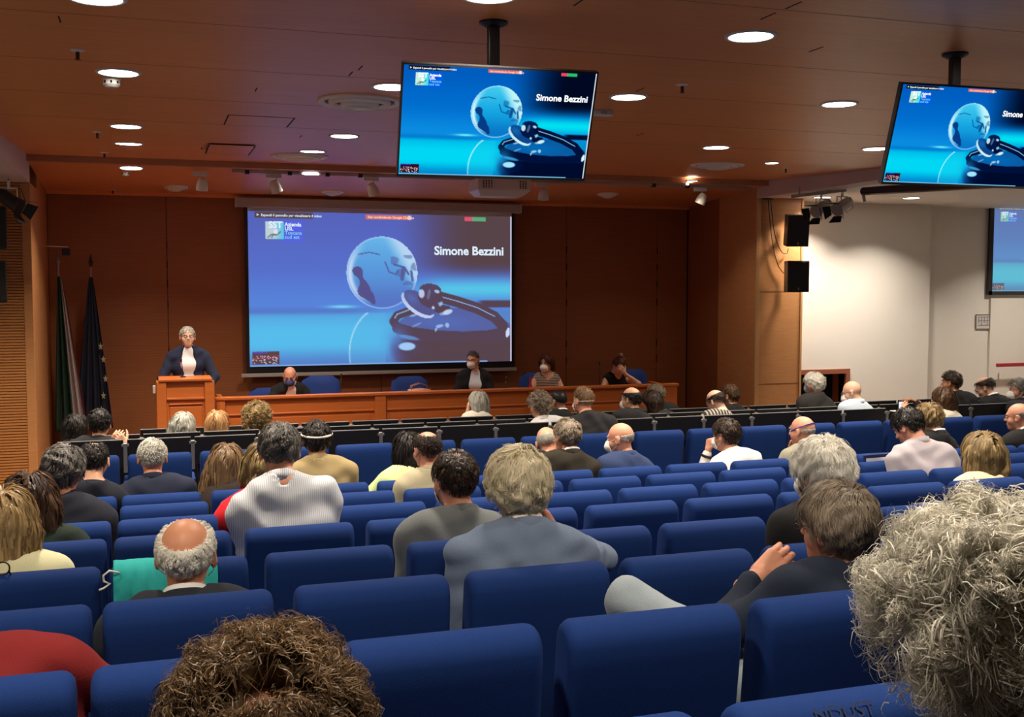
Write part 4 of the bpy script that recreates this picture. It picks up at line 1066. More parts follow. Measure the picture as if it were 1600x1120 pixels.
# ---- head in its own frame: x right, y forward, z up, origin between chin and crown
CR_C = np.array([0, -.012, .030]); CR_R = np.array([.077, .097, .090])
def head_vf(h, mouth=0.0, thin=1.0):
    f = Field((-.12, -.125, -.155), (.12, .135, .135), h)
    f.ell(CR_C, CR_R, k=.02)
    f.ell((0, .022, -.045), (.060 * thin, .068, .066), k=.035)
    f.ell((0, .055, -.088), (.034, .034, .026), k=.025)
    f.ell((.047, .045, -.030), (.022, .028, .024), k=.02); f.ell((-.047, .045, -.030), (.022, .028, .024), k=.02)
    f.cap((-.035, .078, .026), (.035, .078, .026), .011, k=.02)
    f.ell((.032, .093, .008), (.018, .016, .013), k=.010, op='sub'); f.ell((-.032, .093, .008), (.018, .016, .013), k=.010, op='sub')
    f.cap((0, .088, .018), (0, .108, -.018), .008, .011, k=.012); f.ell((0, .106, -.022), (.015, .012, .010), k=.008)
    f.ell((.011, .098, -.026), (.008, .009, .007), k=.006); f.ell((-.011, .098, -.026), (.008, .009, .007), k=.006)
    f.ell((0, .088, -.052), (.024, .011, .008), k=.008); f.ell((0, .086, -.063), (.020, .011, .007), k=.008)
    f.ell((0, .097, -.0575), (.020, .012, .0022 + mouth), k=.004, op='sub')
    for s in (-1, 1):
        a = .38 * s; R = np.array([[math.cos(a), math.sin(a), 0], [-math.sin(a), math.cos(a), 0], [0, 0, 1]]); R = np.array([[math.cos(a), -math.sin(a) * 1, 0], [math.sin(a), math.cos(a), 0], [0, 0, 1]])
        f.ell((s * .087, -.014, -.004), (.010, .022, .036), R, k=.008)
        f.ell((s * .096, -.004, .002), (.006, .011, .019), R, k=.004, op='sub')
    f.cap((0, -.022, -.06), (0, -.035, -.15), .055, .056, k=.02)
    return f.surf()
HEADS = {}
def head_cached(h, mouth, thin):
    k = (h, mouth, thin)
    if k not in HEADS: HEADS[k] = head_vf(h, mouth, thin)
    return HEADS[k]

def hair_line(d, back=-.62, side=-.12, front=.60):
    y = d[..., 1]
    return np.where(y > 0, side + (front - side) * np.clip(y, 0, 1) ** 1.3, side + (back - side) * np.clip(-y, 0, 1) ** .8)
class HairVol:
    """analytic volume the locks lie on: list of prims in head frame"""
    def __init__(s, prims, bump=0.0, ph=0.0): s.p = prims; s.b = bump; s.ph = ph
    def d(s, P):
        d = s.d0(P)
        if s.b:
            x, y, z = P[..., 0], P[..., 1], P[..., 2]; q = s.ph
            d = d - s.b * (np.sin(58 * x + 3 * np.sin(31 * z + q) + q) * np.sin(52 * z + 2.5 * np.sin(37 * y + q)) + .6 * np.sin(97 * y + 71 * x + 2 * q) * np.sin(83 * z - 60 * x + q))
        return d
    def d0(s, P):
        best = None
        for q in s.p:
            if q[0] == 'e':
                c, r = q[1], q[2]; Q = P - c; k0 = np.sqrt(((Q / r) ** 2).sum(-1)); k1 = np.sqrt(((Q / r ** 2) ** 2).sum(-1)); d = k0 * (k0 - 1) / np.maximum(k1, 1e-6)
            else:
                a, b, ra, rb, fl = q[1:]
                S = np.array([1, fl, 1]); A = a * S; B = b * S; Q = P * S; ab = B - A; t = np.clip(((Q - A) @ ab) / (ab @ ab), 0, 1)
                d = (np.linalg.norm(Q - A - t[..., None] * ab, axis=-1) - (ra + (rb - ra) * t)) / max(1, fl)
            if best is None: best = d
            else:
                k = .025; h = np.clip(.5 + .5 * (best - d) / k, 0, 1); best = best * (1 - h) + d * h - k * h * (1 - h)
        return best
    def g(s, P, e=.003):
        G = np.stack([s.d(P + np.eye(3)[i] * e) - s.d(P - np.eye(3)[i] * e) for i in range(3)], -1)
        return G / np.maximum(np.linalg.norm(G, axis=-1, keepdims=True), 1e-9)
def make_hair(kind, n, seed, length=.05, vol=.010, curl=0.0, cfreq=3.0, back=-.62, side=-.12, front=.60, bald=None, drape=None, width=.0035, lift=0.0, steps=8, grav=.5, crown=(0, -.055, .12), messy=.25, shellres=.010, part=None, keepface=True, tight=.004, bump=0.0, clump=22, cl=.75):
    rs = np.random.RandomState(seed)
    prims = [('e', CR_C, CR_R + vol)]
    if drape:   # (list of capsules a,b,ra,rb,flatten)
        prims += [('c', np.array(a, float), np.array(b, float), ra, rb, fl) for a, b, ra, rb, fl in drape]
    HV = HairVol(prims, bump, seed * 1.7)
    bd = None
    if bald: bd = (vn(bald[0]), bald[1])
    # roots
    D = rs.normal(size=(n * 4, 3)); D /= np.linalg.norm(D, axis=1, keepdims=True)
    ok = D[:, 2] > hair_line(D, back, side, front) + rs.normal(size=len(D)) * .03
    if bd: ok &= (D @ bd[0]) < bd[1] + rs.normal(size=len(D)) * .03
    # not on the ear
    ok &= ~((np.abs(D[:, 0]) > .80) & (D[:, 2] < -.02) & (D[:, 1] > -.30))
    D = D[ok][:n]; n = len(D)
    P = CR_C + D * CR_R * 1.0
    crown = np.array(crown)
    L = length * rs.uniform(.75, 1.15, n)
    if drape: L = L
    step = (L / steps)[:, None]
    pts = [P.copy()]; nr = [HV.g(P)]
    off = tight + rs.uniform(0, 1, n) * tight * 1.5
    nc = max(6, n // clump); CC = D[rs.choice(n, nc, replace=False)]
    ci = np.concatenate([np.argmax(D[i:i + 2000] @ CC.T, 1) for i in range(0, n, 2000)])
    crv = rs.normal(size=(nc, 3)); cph = rs.uniform(0, 6.28, nc); cfr = rs.uniform(.75, 1.3, nc); cam = rs.uniform(.5, 1.35, nc); cto = rs.normal(size=nc); cln = rs.uniform(.8, 1.15, nc); coff = rs.uniform(0, 1, nc)
    rv = (rs.normal(size=(n, 3)) * (1 - cl) + crv[ci] * cl) * messy * 1.3
    L = L * cln[ci]; step = (L / steps)[:, None]; off = off + coff[ci] * tight * 1.6
    if curl: rv2 = rs.normal(size=(n, 3))
    Q = P + nr[0] * (vol * .8 + lift * .01)
    for i in range(steps):
        N = HV.g(Q)
        away = Q - crown; away /= np.maximum(np.linalg.norm(away, axis=1, keepdims=True), 1e-6)
        if part is not None: away = away + np.stack([np.sign(Q[:, 0] - part) * .9, 0 * Q[:, 0], 0 * Q[:, 0]], 1) * (Q[:, 2:3] > .06)
        t = away * (1 - grav) + np.array([0, -.10, -1.0]) * grav + rv + (rs.normal(size=(n, 3)) * messy * .22)
        if keepface: # comb away from the face at the sides
            t[:, 1] -= np.where((Q[:, 1] > .02) & (Q[:, 2] < .07), .9, 0)
        t -= N * (t * N).sum(1, keepdims=True) * .95
        t += N * lift
        t /= np.maximum(np.linalg.norm(t, axis=1, keepdims=True), 1e-6)
        Q = Q + t * step
        d = HV.d(Q); N = HV.g(Q)
        tgt = off + (lift * .4) * L * (i + 1) / steps
        Q = Q + N * np.where(d < tgt, tgt - d, (tgt - d) * (.55 if not drape else .25))[:, None]
        pts.append(Q.copy()); nr.append(N)
    PT = np.stack(pts, 1); NR = np.stack(nr, 1)                                # n, steps+1, 3
    if curl:
        ph = (cph[ci] + rs.normal(size=n) * .45)[:, None]; fr = cfreq * (cfr[ci] * rs.uniform(.94, 1.06, n))[:, None]; s = np.linspace(0, 1, steps + 1)[None, :]
        T = np.gradient(PT, axis=1); T /= np.maximum(np.linalg.norm(T, axis=2, keepdims=True), 1e-6)
        B = np.cross(T, NR); amp = curl * (cam[ci] * rs.uniform(.8, 1.2, n))[:, None] * np.clip(s * 3, 0, 1)
        a = ph + fr * 6.283 * s
        PT = PT + (B * np.cos(a)[..., None] + NR * (np.sin(a) * .8 + .35)[..., None]) * amp[..., None]
        if curl > .006:
            T2 = np.gradient(PT, axis=1); NR = NR * .6 + rs.normal(size=(n, 1, 3)) * .35
    T = np.gradient(PT, axis=1); T /= np.maximum(np.linalg.norm(T, axis=2, keepdims=True), 1e-6)
    S = np.cross(T, NR); S /= np.maximum(np.linalg.norm(S, axis=2, keepdims=True), 1e-6)
    tap = np.interp(np.linspace(0, 1, steps + 1), [0, .15, .7, 1], [.6, 1, .85, .12])[None, :, None] * width * rs.uniform(.6, 1.3, n)[:, None, None]
    A = PT - S * tap; B_ = PT + S * tap; Cn = PT + NR * tap * .45          # slightly roofed ribbons
    V = np.stack([A, Cn, B_], 2).reshape(-1, 3)
    base = (np.arange(n)[:, None] * (steps + 1) + np.arange(steps)[None, :]) * 3
    F = []
    if n * steps > 5500:      # very many locks: plain flat ribbons
        V = np.stack([A, B_], 2).reshape(-1, 3); nr3 = 2
        base = (np.arange(n)[:, None] * (steps + 1) + np.arange(steps)[None, :]) * 2
        F = np.stack([base, base + 1, base + 3, base + 2], -1).reshape(-1, 4)
    else:
        nr3 = 3
        for k in (0, 1): F.append(np.stack([base + k, base + k + 1, base + k + 4, base + k + 3], -1).reshape(-1, 4))
        F = np.concatenate(F)
    tone = np.repeat(np.clip(.5 + .22 * cto[ci] + .16 * rs.normal(size=n), 0, 1), (steps + 1) * nr3)
    # underlying cap
    f = Field((-.16, -.20, -.30 if drape else -.12), (.16, .16, .17), shellres)
    X, Y, Z = np.meshgrid(*f.ax, indexing='ij'); G = np.stack([X, Y, Z], -1).reshape(-1, 3)
    inner = HairVol([('e', CR_C, CR_R + vol * .75 + .001)] + prims[1:], bump, seed * 1.7) if drape else HairVol([('e', CR_C, CR_R + vol * .75 + .001)], bump, seed * 1.7)
    dd = inner.d(G) + (.004 if drape else 0)
    Dg = (G - CR_C) / CR_R; Dg /= np.maximum(np.linalg.norm(Dg, axis=1, keepdims=True), 1e-6)
    reg = (hair_line(Dg, back, side, front) - Dg[:, 2]) * .09 + .002
    if drape:
        low = (G[:, 1] + .012 + np.clip(-G[:, 2], 0, 1) * .0); regb = np.maximum(low, -.02)
        reg = np.minimum(reg, regb)
        reg = np.where((G[:, 1] > .0) & (G[:, 2] < .06), np.maximum(reg, (hair_line(Dg, back, side, front) - Dg[:, 2]) * .09), reg)
    if bd: reg = np.maximum(reg, ((Dg @ bd[0]) - bd[1]) * .09)
    ear = .030 - np.sqrt(((np.abs(G[:, 0]) - .088) / 1.2) ** 2 + (G[:, 1] + .005) ** 2 + (G[:, 2] + .006) ** 2)
    if not drape: reg = np.maximum(reg, ear)
    dd = np.maximum(dd, reg)
    f.a = dd.reshape(X.shape).astype(np.float32)
    Vs, Fs = f.surf()
    V2, F2 = joinvf([(V, F), (Vs, Fs)])
    tone = np.concatenate([tone, np.full(len(Vs), .36) + .2 * np.sin(Vs[:, 0] * 300 + Vs[:, 2] * 60) * .5])
    return V2, F2, tone
LONG = lambda L, w=.055: [((-w, -.055, -.02), (-w * 1.1, -.085, -L), .055, .035, 1.3), ((w, -.055, -.02), (w * 1.1, -.085, -L), .055, .035, 1.3), ((0, -.075, -.01), (0, -.095, -L), .055, .035, 1.3)]
BOB = lambda L, w=.050: [((-w, -.035, 0), (-w * 1.15, -.045, -L), .056, .048, 1.0), ((w, -.035, 0), (w * 1.15, -.045, -L), .056, .048, 1.0), ((0, -.06, 0), (0, -.065, -L), .060, .050, 1.0)]
STY = dict(
    short=dict(bump=.0015, kind='short', length=.035, vol=.006, messy=.3, width=.0022, grav=.35, steps=4),
    full=dict(bump=.003, kind='short', length=.055, vol=.013, messy=.3, width=.0026, grav=.4, steps=5, back=-.75, side=-.2),
    fluffy=dict(bump=.0055, kind='short', length=.075, vol=.019, messy=.38, width=.0022, grav=.5, steps=7, back=-.9, side=-.25, lift=.12),
    wavy=dict(bump=.006, kind='short', length=.10, vol=.014, messy=.25, width=.0020, grav=.45, steps=10, back=-.95, side=-.25, lift=.05, curl=.004, cfreq=1.2),
    buzz=dict(kind='short', length=.012, vol=.002, messy=.3, width=.0016, grav=.4, steps=3, tight=.001),
    crop=dict(kind='short', length=.02, vol=.004, messy=.3, width=.002, grav=.4, steps=3),
    curls=dict(bump=.009, kind='curl', length=.075, vol=.026, messy=.5, width=.0024, grav=.3, steps=12, curl=.009, cfreq=2.0, lift=.3, back=-.95, side=-.35, front=.5),
    long=dict(bump=.004, kind='long', length=.42, vol=.010, messy=.10, width=.0040, grav=.72, steps=14, back=-.8, side=-.5, front=.62, drape=LONG(.24), part=0.0),
    bob=dict(bump=.003, kind='bob', length=.22, vol=.014, messy=.09, width=.0040, grav=.72, steps=10, back=-.8, side=-.5, front=.62, drape=BOB(.10), part=0.0),
    bobs=dict(bump=.003, kind='bob', length=.17, vol=.014, messy=.10, width=.0040, grav=.7, steps=9, back=-.8, side=-.5, front=.62, drape=BOB(.06, .045), part=0.0),
)

def hand_vf(W, dirv, nrm, thumb, curl=(.5, .5, .5, .5), h=.006, spread=.1, tcurl=.4, s=1.0):
    """W wrist, dirv along the hand, nrm palm normal (palm faces nrm), thumb side unit vector"""
    d = vn(dirv); n_ = vn(np.array(nrm) - d * np.dot(nrm, d)); t = vn(np.cross(n_, d)); 
    if np.dot(t, thumb) < 0: t = -t
    W = np.array(W, float)
    f = Field(W - .21 * s, W + .21 * s, h)
    def L(a, b, c): return W + (d * a + t * b + n_ * c) * s
    f.cap(L(-.05, 0, 0), L(.01, 0, 0), .026 * s, .025 * s, k=.01)
    for b in (-.028, -.010, .010, .028): f.cap(L(.012, b * .6, 0), L(.082 - abs(b - .005) * .25, b, 0), .0145 * s, .0125 * s, k=.012)
    for i, (b, ln) in enumerate(((.029, .070), (.010, .080), (-.010, .074), (-.028, .058))):
        p = L(.084 - abs(b - .005) * .3, b, 0); a = 0.0; q = p; sp = (b / .03) * spread
        for j, (fr, rr) in enumerate(((.44, .0098), (.31, .0088), (.25, .0078))):
            a += curl[i] * (.9 if j == 0 else 1.0)
            dd = vn(d * math.cos(a) + n_ * math.sin(a) + t * sp * math.cos(a)); q2 = q + dd * ln * fr * s
            f.cap(q, q2, rr * s, rr * .9 * s, k=.003); q = q2
    q = L(.022, .026, .006); a = 0
    for j, (ln, rr) in enumerate(((.040, .0125), (.032, .0105), (.026, .0090))):
        a += tcurl * .5
        dd = vn(d * (.55 + .35 * j * .5) + t * (.80 - .45 * a) + n_ * (.25 + .5 * a)); q2 = q + dd * ln * s
        f.cap(q, q2, rr * s, rr * .92 * s, k=.006); q = q2
    return f.surf()

def two_bone(S, Wt, l1, l2, pole):
    S = np.array(S, float); Wt = np.array(Wt, float); v = Wt - S; D = np.linalg.norm(v)
    if D > (l1 + l2) * .995: Wt = S + v / D * (l1 + l2) * .995; v = Wt - S; D = np.linalg.norm(v)
    if D < .12: Wt = S + vn(v) * .12; v = Wt - S; D = .12
    u = v / D; a = (l1 * l1 - l2 * l2 + D * D) / (2 * D); hh = math.sqrt(max(0, l1 * l1 - a * a))
    p = np.array(pole, float); p = p - u * (p @ u); p = vn(p)
    return S + u * a + p * hh, Wt

PEOPLE = []
SEATS = [o for o in C.objects if o.name.startswith('auditorium_seat')]
def person(label, hx, hy, Y, row=None, floor=None, hyaw=None, hpitch=4, hroll=0, tyaw=0, skin=(.62, .34, .22), hair='short', hcol='brown', hk=None, nh=900, seed=None,
           top=('jacket', (.03, .03, .035)), topmat=None, sleeves=True, collar=None, legs=(.02, .02, .025), lh=None, rh=None, lpole=None, rpole=None, hs=1.0, res=.014, hres=.009,
           mask=None, glasses=False, stand=False, headband=None, broad=1.0, seatx=None, knees=None, extra=None, leanback=0.0, handL=None, handR=None, cat='person', headphones=False, mouth=0.0, necklen=.0, fat=1.0, strap=None, brows=True, shorts=False, watch=None, fold=.0045, openj=False):
    seed = len(PEOPLE) + 1 if seed is None else seed; rs = np.random.RandomState(seed); PEOPLE.append(label)
    H = np.array(at(hx, hy, Y=Y))
    zf = FLOORZ[row] if row else floor
    if seatx is None:
        seatx = H[0]
        if row:
            cs = [o.location.x for o in SEATS if abs(o.location.y - ROWV[row]) < .01]
            if cs:
                c0 = min(cs, key=lambda c: abs(c - H[0])); seatx = H[0] + max(-.10, min(.10, c0 - H[0]))
    org = np.array([seatx, Y, zf]); root = thing('person', label, cat, tuple(org))
    if hyaw is None: hyaw = math.degrees(math.atan2(H[0] - 2.2, 15 - Y))
    y_, p_, r_ = math.radians(hyaw), math.radians(hpitch), math.radians(hroll)
    Rz = lambda a: np.array([[math.cos(a), -math.sin(a), 0], [math.sin(a), math.cos(a), 0], [0, 0, 1]]); Rx = lambda a: np.array([[1, 0, 0], [0, math.cos(a), -math.sin(a)], [0, math.sin(a), math.cos(a)]]); Ry = lambda a: np.array([[math.cos(a), 0, math.sin(a)], [0, 1, 0], [-math.sin(a), 0, math.cos(a)]])
    RH = Rz(y_) @ Rx(-p_) @ Ry(r_)                         # columns: right, forward, up
    def HW(P): return (np.asarray(P) * hs) @ RH.T + H
    RT = Rz(math.radians(tyaw)); right, fwd = RT[:, 0], RT[:, 1]
    neck_top = HW((0, -.028, -.085)); 
    # torso
    if stand: hip = np.array([seatx, H[1] - .02, zf + .93 * hs])
    else: hip = None
    NB = HW((0, -.035, -.085)) + np.array([0, -.02, -.072 - necklen]) - fwd * .012
    if hip is None:
        zh = zf + .57; dz = NB[2] - zh; Lt = .50 * hs
        base = NB[1]
        off = math.sqrt(max(0, Lt ** 2 - dz ** 2)) if dz < Lt else 0.0
        hy_ = NB[1] - off * (fwd[1] if not row else 1)
        if row: hy_ = max(hy_, ROWV[row] + .27)
        hip = np.array([seatx, hy_, zh])
        tl = np.linalg.norm(NB - hip)
    UP = vn(NB - hip); RI = vn(right - UP * (right @ UP)); FW = np.cross(UP, RI); b = broad
    LT = np.linalg.norm(NB - hip)
    print('P', label[:38], 'LT %.2f' % LT, 'headZ %.2f' % (H[2] - zf), 'X %.2f' % H[0])
    sh_h = .85
    SC_ = hip + UP * LT * sh_h
    SL = SC_ - RI * .172 * b * hs - FW * .005; SR = SC_ + RI * .172 * b * hs - FW * .005
    # legs
    if stand: kn = [hip + np.array([s * .10, .02, -.44]) for s in (-1, 1)]; an = [np.array([hip[0] + s * .11, hip[1], zf + .09]) for s in (-1, 1)]
    else:
        kn = [hip + fwd * .40 + right * s * .13 + np.array([0, 0, .02]) for s in (-1, 1)]
        an = [np.array([k[0], k[1] + .02, zf + .09]) for k in kn]
    if knees: 
        for i, k in enumerate(knees):
            if k is not None:
                kn[i] = np.array(k[0], float)
                if len(k) > 1: an[i] = np.array(k[1], float)
    hj = [hip + right * s * .09 for s in (-1, 1)]
    # arms
    ui = [.285 * hs, .255 * hs]
    arms = []
    for s, S, tgt, pole in ((-1, SL, lh, lpole), (1, SR, rh, rpole)):
        if tgt is None:
            w = (hip + fwd * .26 + right * s * .09 + np.array([0, 0, .10])) if not stand else (S + np.array([s * .10, .12, -.46]))
        elif tgt[0] == 'px': w = np.array(at(tgt[1], tgt[2], Y=tgt[3]))
        elif tgt[0] == 'rel': w = H + (RT @ (np.array(tgt[1]) * hs))
        else: w = np.array(tgt[1], float)
        e, w = two_bone(S, w, ui[0], ui[1], pole if pole is not None else (s * .22 * right + np.array([0, -.35, -.8])))
        arms.append((S, e, w))
    allp = np.array([H + .14, H - .14, NB, hip, *[a for A in arms for a in A], *kn, *an, *[np.array([a[0], a[1] + .16, a[2] - .08]) for a in an]])
    lo = allp.min(0) - .22; hi = allp.max(0) + .22; hi[2] = min(hi[2], NB[2] + .25)
    def torso(f, o, bottom=True, neck=True, k=.05):
        w = b
        hipr = .115 * fat + o
        f.cap(hip - RI * .075 * w, hip + RI * .075 * w, hipr, k=k)
        m1 = hip + UP * LT * .36; f.cap(m1 - RI * .065 * w * fat, m1 + RI * .065 * w * fat, .105 * fat + o, k=k)
        m2 = hip + UP * LT * .68; f.cap(m2 - RI * .080 * w, m2 + RI * .080 * w, .108 * (.5 + .5 * fat) + o, k=k)
        m3 = hip + UP * LT * .88 - FW * .005; f.cap(m3 - RI * .105 * w, m3 + RI * .105 * w, .078 + o, k=k)
        f.cap(SL - UP * .012, NB + UP * .012 - RI * .02, .052 + o, .056 + o * .6, k=k); f.cap(SR - UP * .012, NB + UP * .012 + RI * .02, .052 + o, .056 + o * .6, k=k)
    def arm(f, A, o, k=.03, cut=1.0, o2=None):
        S, E, W_ = A; o2 = o if o2 is None else o2
        f.cap(S, E, .050 * (.6 + .4 * fat) + o, .040 + o, k=k); We = E + (W_ - E) * cut; f.cap(E, We, .040 + o, .029 + (.011 * (1 - cut)) + o2, k=.015)
    # --- body (skin, one surface): torso, neck, arms, legs, plus head and hands
    f = Field(lo, hi, max(res * 1.7, .022))
    torso(f, 0); f.cap(NB - UP * .03, neck_top, .057, .054, k=.03)
    for A in arms: arm(f, A, 0)
    for i in (0, 1):
        f.cap(hj[i], kn[i], .085, .058, k=.04); f.cap(kn[i], an[i], .056, .040, k=.02); f.cap(an[i] - [0, 0, .04], an[i] + fwd * .15 - [0, 0, .05], .036, .030, k=.02)
    parts = [f.surf()]
    if Y > 6 and hres < .009: hres = .0085 if Y < 8 else .0095
    hv, hf = head_cached(hres, mouth, 1.0); parts.append((HW(hv), hf))
    for i, (A, hd) in enumerate(zip(arms, (handL, handR))):
        S, E, W_ = A; s = -1 if i == 0 else 1
        hd = hd or {}
        dv = hd.get('d', None); dv = vn(W_ - E) * .6 + (fwd * .5 if not stand else np.zeros(3)) if dv is None else (RT @ np.array(dv) if not hd.get('world') else np.array(dv, float))
        nm = hd.get('n', (0, 0, -1)); nm = RT @ np.array(nm, float) if not hd.get('world') else np.array(nm, float)
        th = hd.get('t', (-s, .2, .2)); th = RT @ np.array(th, float) if not hd.get('world') else np.array(th, float)
        parts.append(hand_vf(W_ + vn(dv) * .015, dv, nm, th, curl=hd.get('curl', (.35, .4, .45, .5)), h=hd.get('h', .0075), spread=hd.get('spread', .1), tcurl=hd.get('tc', .5), s=hd.get('s', hs)))
    V, F = joinvf(parts)
    link('body', npmesh('body', V - org, F, skin_mat(skin)), root)
    # --- top
    kind, tcol = top[0], top[1]
    tm = topmat or cloth_mat(kind + '_%.2f_%.2f_%.2f' % tuple(tcol), tcol)
    o = dict(jacket=.020, shirt=.013, sweater=.016, sleeveless=.008, tee=.011)[kind]
    f = Field(lo, hi, res); torso(f, o)
    if kind == 'jacket':      # padded shoulders
        f.cap(SL, SL + RI * .05, .058, .05, k=.03); f.cap(SR, SR - RI * .05, .058, .05, k=.03)
    if kind != 'sleeveless':
        for A in arms: arm(f, A, o * .9, cut=.93 if kind != 'tee' else .02, o2=o * .6)
    f.cap(NB + UP * .015, NB + UP * .2 + vn(neck_top - NB) * .1, .058 if kind != 'sleeveless' else .085, .064, k=.012, op='sub')
    f.cap(NB + FW * .07 - UP * .01, NB + UP * .14 + FW * .12, .038 if kind != 'jacket' else .05, .06, k=.012, op='sub')
    if kind == 'jacket': f.cap(NB + FW * .14 - UP * .02, NB + FW * .15 - UP * .30, .045, .02, k=.015, op='sub')
    if openj:
        f.cap(NB + FW * .15, hip + FW * .17, .095, .095, k=.01, op='sub')
        g = Field(lo, hi, res); torso(g, .006); g.cap(NB + UP * .02, NB + UP * .2 + vn(neck_top - NB) * .1, .060, .064, k=.01, op='sub'); Vg, Fg = g.surf(); link('shirt_front', npmesh('shirt_front', Vg - org, Fg, cloth_mat('shirtfront_%.2f' % collar[0], collar, var=.03)), root)
    w1_ = rs.uniform(0, 6.28, 8); amp = fold
    def folds(s):
        X, Y_, Z = s.ax[0][:, None, None], s.ax[1][None, :, None], s.ax[2][None, None, :]
        X = X - org[0]; Y_ = Y_ - org[1]; Z = Z - org[2]
        r1 = np.sin(34 * Z + 9 * X + 6 * np.sin(7 * X + w1_[0]) + w1_[1]) * np.sin(8 * X + 5 * Z + w1_[2] + 5 * Y_)
        r2 = np.sin(52 * Z - 26 * X + 3 * np.sin(11 * Z + w1_[3]) + w1_[4]) * np.sin(13 * Y_ + 9 * X + w1_[5])
        r3 = np.sin(17 * Z + 21 * np.abs(X) + w1_[6])
        return (amp * (r1 + .5 * r2 + .6 * r3)).astype(np.float32)
    V, F = f.surf(folds)
    # cut below the hips
    c = V[F].mean(1); keep = ((c - hip) @ UP) > -.09 if not stand else ((c - hip) @ UP) > -.14
    F = F[keep]
    nm_ = dict(jacket='jacket', shirt='shirt', sweater='sweater', sleeveless='top', tee='shirt')[kind]
    link(nm_, npmesh(nm_, V - org, F, tm), root)
    # --- trousers
    f = Field(lo, hi, res if knees and knees[0] else .028); f.cap(hip - RI * .075 * b, hip + RI * .075 * b, .125 * fat, k=.05)
    for i in (0, 1): f.cap(hj[i], kn[i], .098, .074, k=.04); f.cap(kn[i], an[i] + [0, 0, .02], .072, .058, k=.02)
    V, F = f.surf(folds)
    link('trousers', npmesh('trousers', V - org, F, cloth_mat('leg_%.2f_%.2f' % (legs[0], legs[2]), legs)), root)
    f = Field(lo - .02, np.array([hi[0], hi[1], zf + .25]), .018)
    for i in (0, 1): f.cap(an[i] - [0, 0, .045], an[i] + fwd * .16 - [0, 0, .05], .045, .036, k=.02)
    f.a = np.maximum(f.a, (zf + .005 - f.ax[2])[None, None, :].astype(np.float32))
    V, F = f.surf()
    if len(V): link('shoes', npmesh('shoes', V - org, F, mat('shoe_leather', (.02, .015, .012), .35)), root)
    # --- collar ring
    NBt = NB + vn(neck_top - NB) * .012
    def ring(r0, r1, h0, h1, name, material, gap=.0, tilt=.25, th=.004):
        ax = vn(vn(neck_top - NB) + UP * .4); ri = vn(RI - ax * (RI @ ax)); fw = np.cross(ax, ri)
        vs = []; n = 40
        for (r, h_) in ((r0, h0), (r1, h1), (r1 + th, h1), (r0 + th * 1.2 + .004, h0 - .004)):
            for k in range(n):
                a = 2 * math.pi * k / n; fy = math.sin(a)
                drop = (.5 + .5 * fy) ** 1.5 * tilt * .14
                vs.append(NBt + ri * math.cos(a) * r * 1.02 + fw * (fy * r * 1.0 - .004) + ax * (h_ - drop))
        fs = [[j * n + k, j * n + (k + 1) % n, ((j + 1) % 4) * n + (k + 1) % n, ((j + 1) % 4) * n + k] for j in range(4) for k in range(n) if abs(((k + .5) / n * 360) - 90) > gap]
        link(name, npmesh(name, np.array(vs) - org, np.array(fs), material), root)
    if collar: ring(.056, .0635, .0, .064, 'collar', cloth_mat('collar_%.2f' % collar[0], collar, var=.03), gap=14, tilt=.35)
    if kind == 'jacket': ring(.056, .0725, -.015, .048, 'jacket_collar', tm, gap=26, tilt=.45, th=.006)
    elif kind in ('sweater', 'tee'): ring(.056, .068, -.015, .028, 'neckband', tm, tilt=.25, th=.005)
    elif kind == 'shirt' and not collar: ring(.058, .064, -.004, .052, 'collar', tm, gap=16, tilt=.35)
    # --- hair
    if hair:
        kw = dict(STY[hair]); kw.update(hk or {}); V, F, tone = make_hair(n=int(nh * (.78 if nh < 7400 else 1)), seed=seed, **kw)
        dk, lt = H_COL[hcol] if isinstance(hcol, str) else hcol
        link('hair', npmesh('hair', HW(V) - org, F, hair_mat(dk, lt), tone=tone), root)
    # --- eyes, brows
    for s in (-1, 1):
        m = MB(); M = Matrix.Translation(Vector(HW((s * .032, .078, .008)) - org))
        m.lathe([(.0115 * math.sin(a * math.pi / 8) + 1e-5, .0115 * math.cos(a * math.pi / 8)) for a in range(9)], n=12, M=M, cap=False)
        e = m.build('eye', mat('eye_white', (.75, .72, .68), .2), root, smooth=True)
        m = MB(); q = Matrix(RH.tolist()).to_4x4()
        m.lathe([(.0055, 0), (.004, .0012), (.0001, .0015)], n=12, M=Matrix.Translation(Vector(HW((s * .032, .0887, .008)) - org)) @ q @ Matrix.Rotation(-math.pi / 2, 4, 'X')); m.build('iris', mat('iris', (.05, .03, .02), .15), e)
        if brows:
            m = MB(); P = [HW((s * .017, .094, .024)) - org, HW((s * .032, .094, .029)) - org, HW((s * .047, .080, .025)) - org]
            m.tube(P, [.003, .0035, .002], 5); m.build('eyebrow', hair_mat(*(H_COL[hcol] if isinstance(hcol, str) else hcol)) if hair else mat('brow_grey', (.12, .10, .08), .7), root)
    if glasses:
        m = MB()
        for s in (-1, 1):
            P = [HW((s * .032 + .022 * math.cos(a), .104, .006 + .016 * math.sin(a))) - org for a in np.linspace(0, 6.283, 17)]; m.tube(P, .0018, 5)
            m.tube([HW((s * .054, .103, .010)) - org, HW((s * .078, .06, .012)) - org, HW((s * .086, -.015, .012)) - org, HW((s * .084, -.03, -.006)) - org], .0018, 5)
        m.tube([HW((-.010, .105, .010)) - org, HW((.010, .105, .010)) - org], .0018, 5)
        m.build('glasses', mat('glasses_frame', (.02, .015, .015), .3), root)
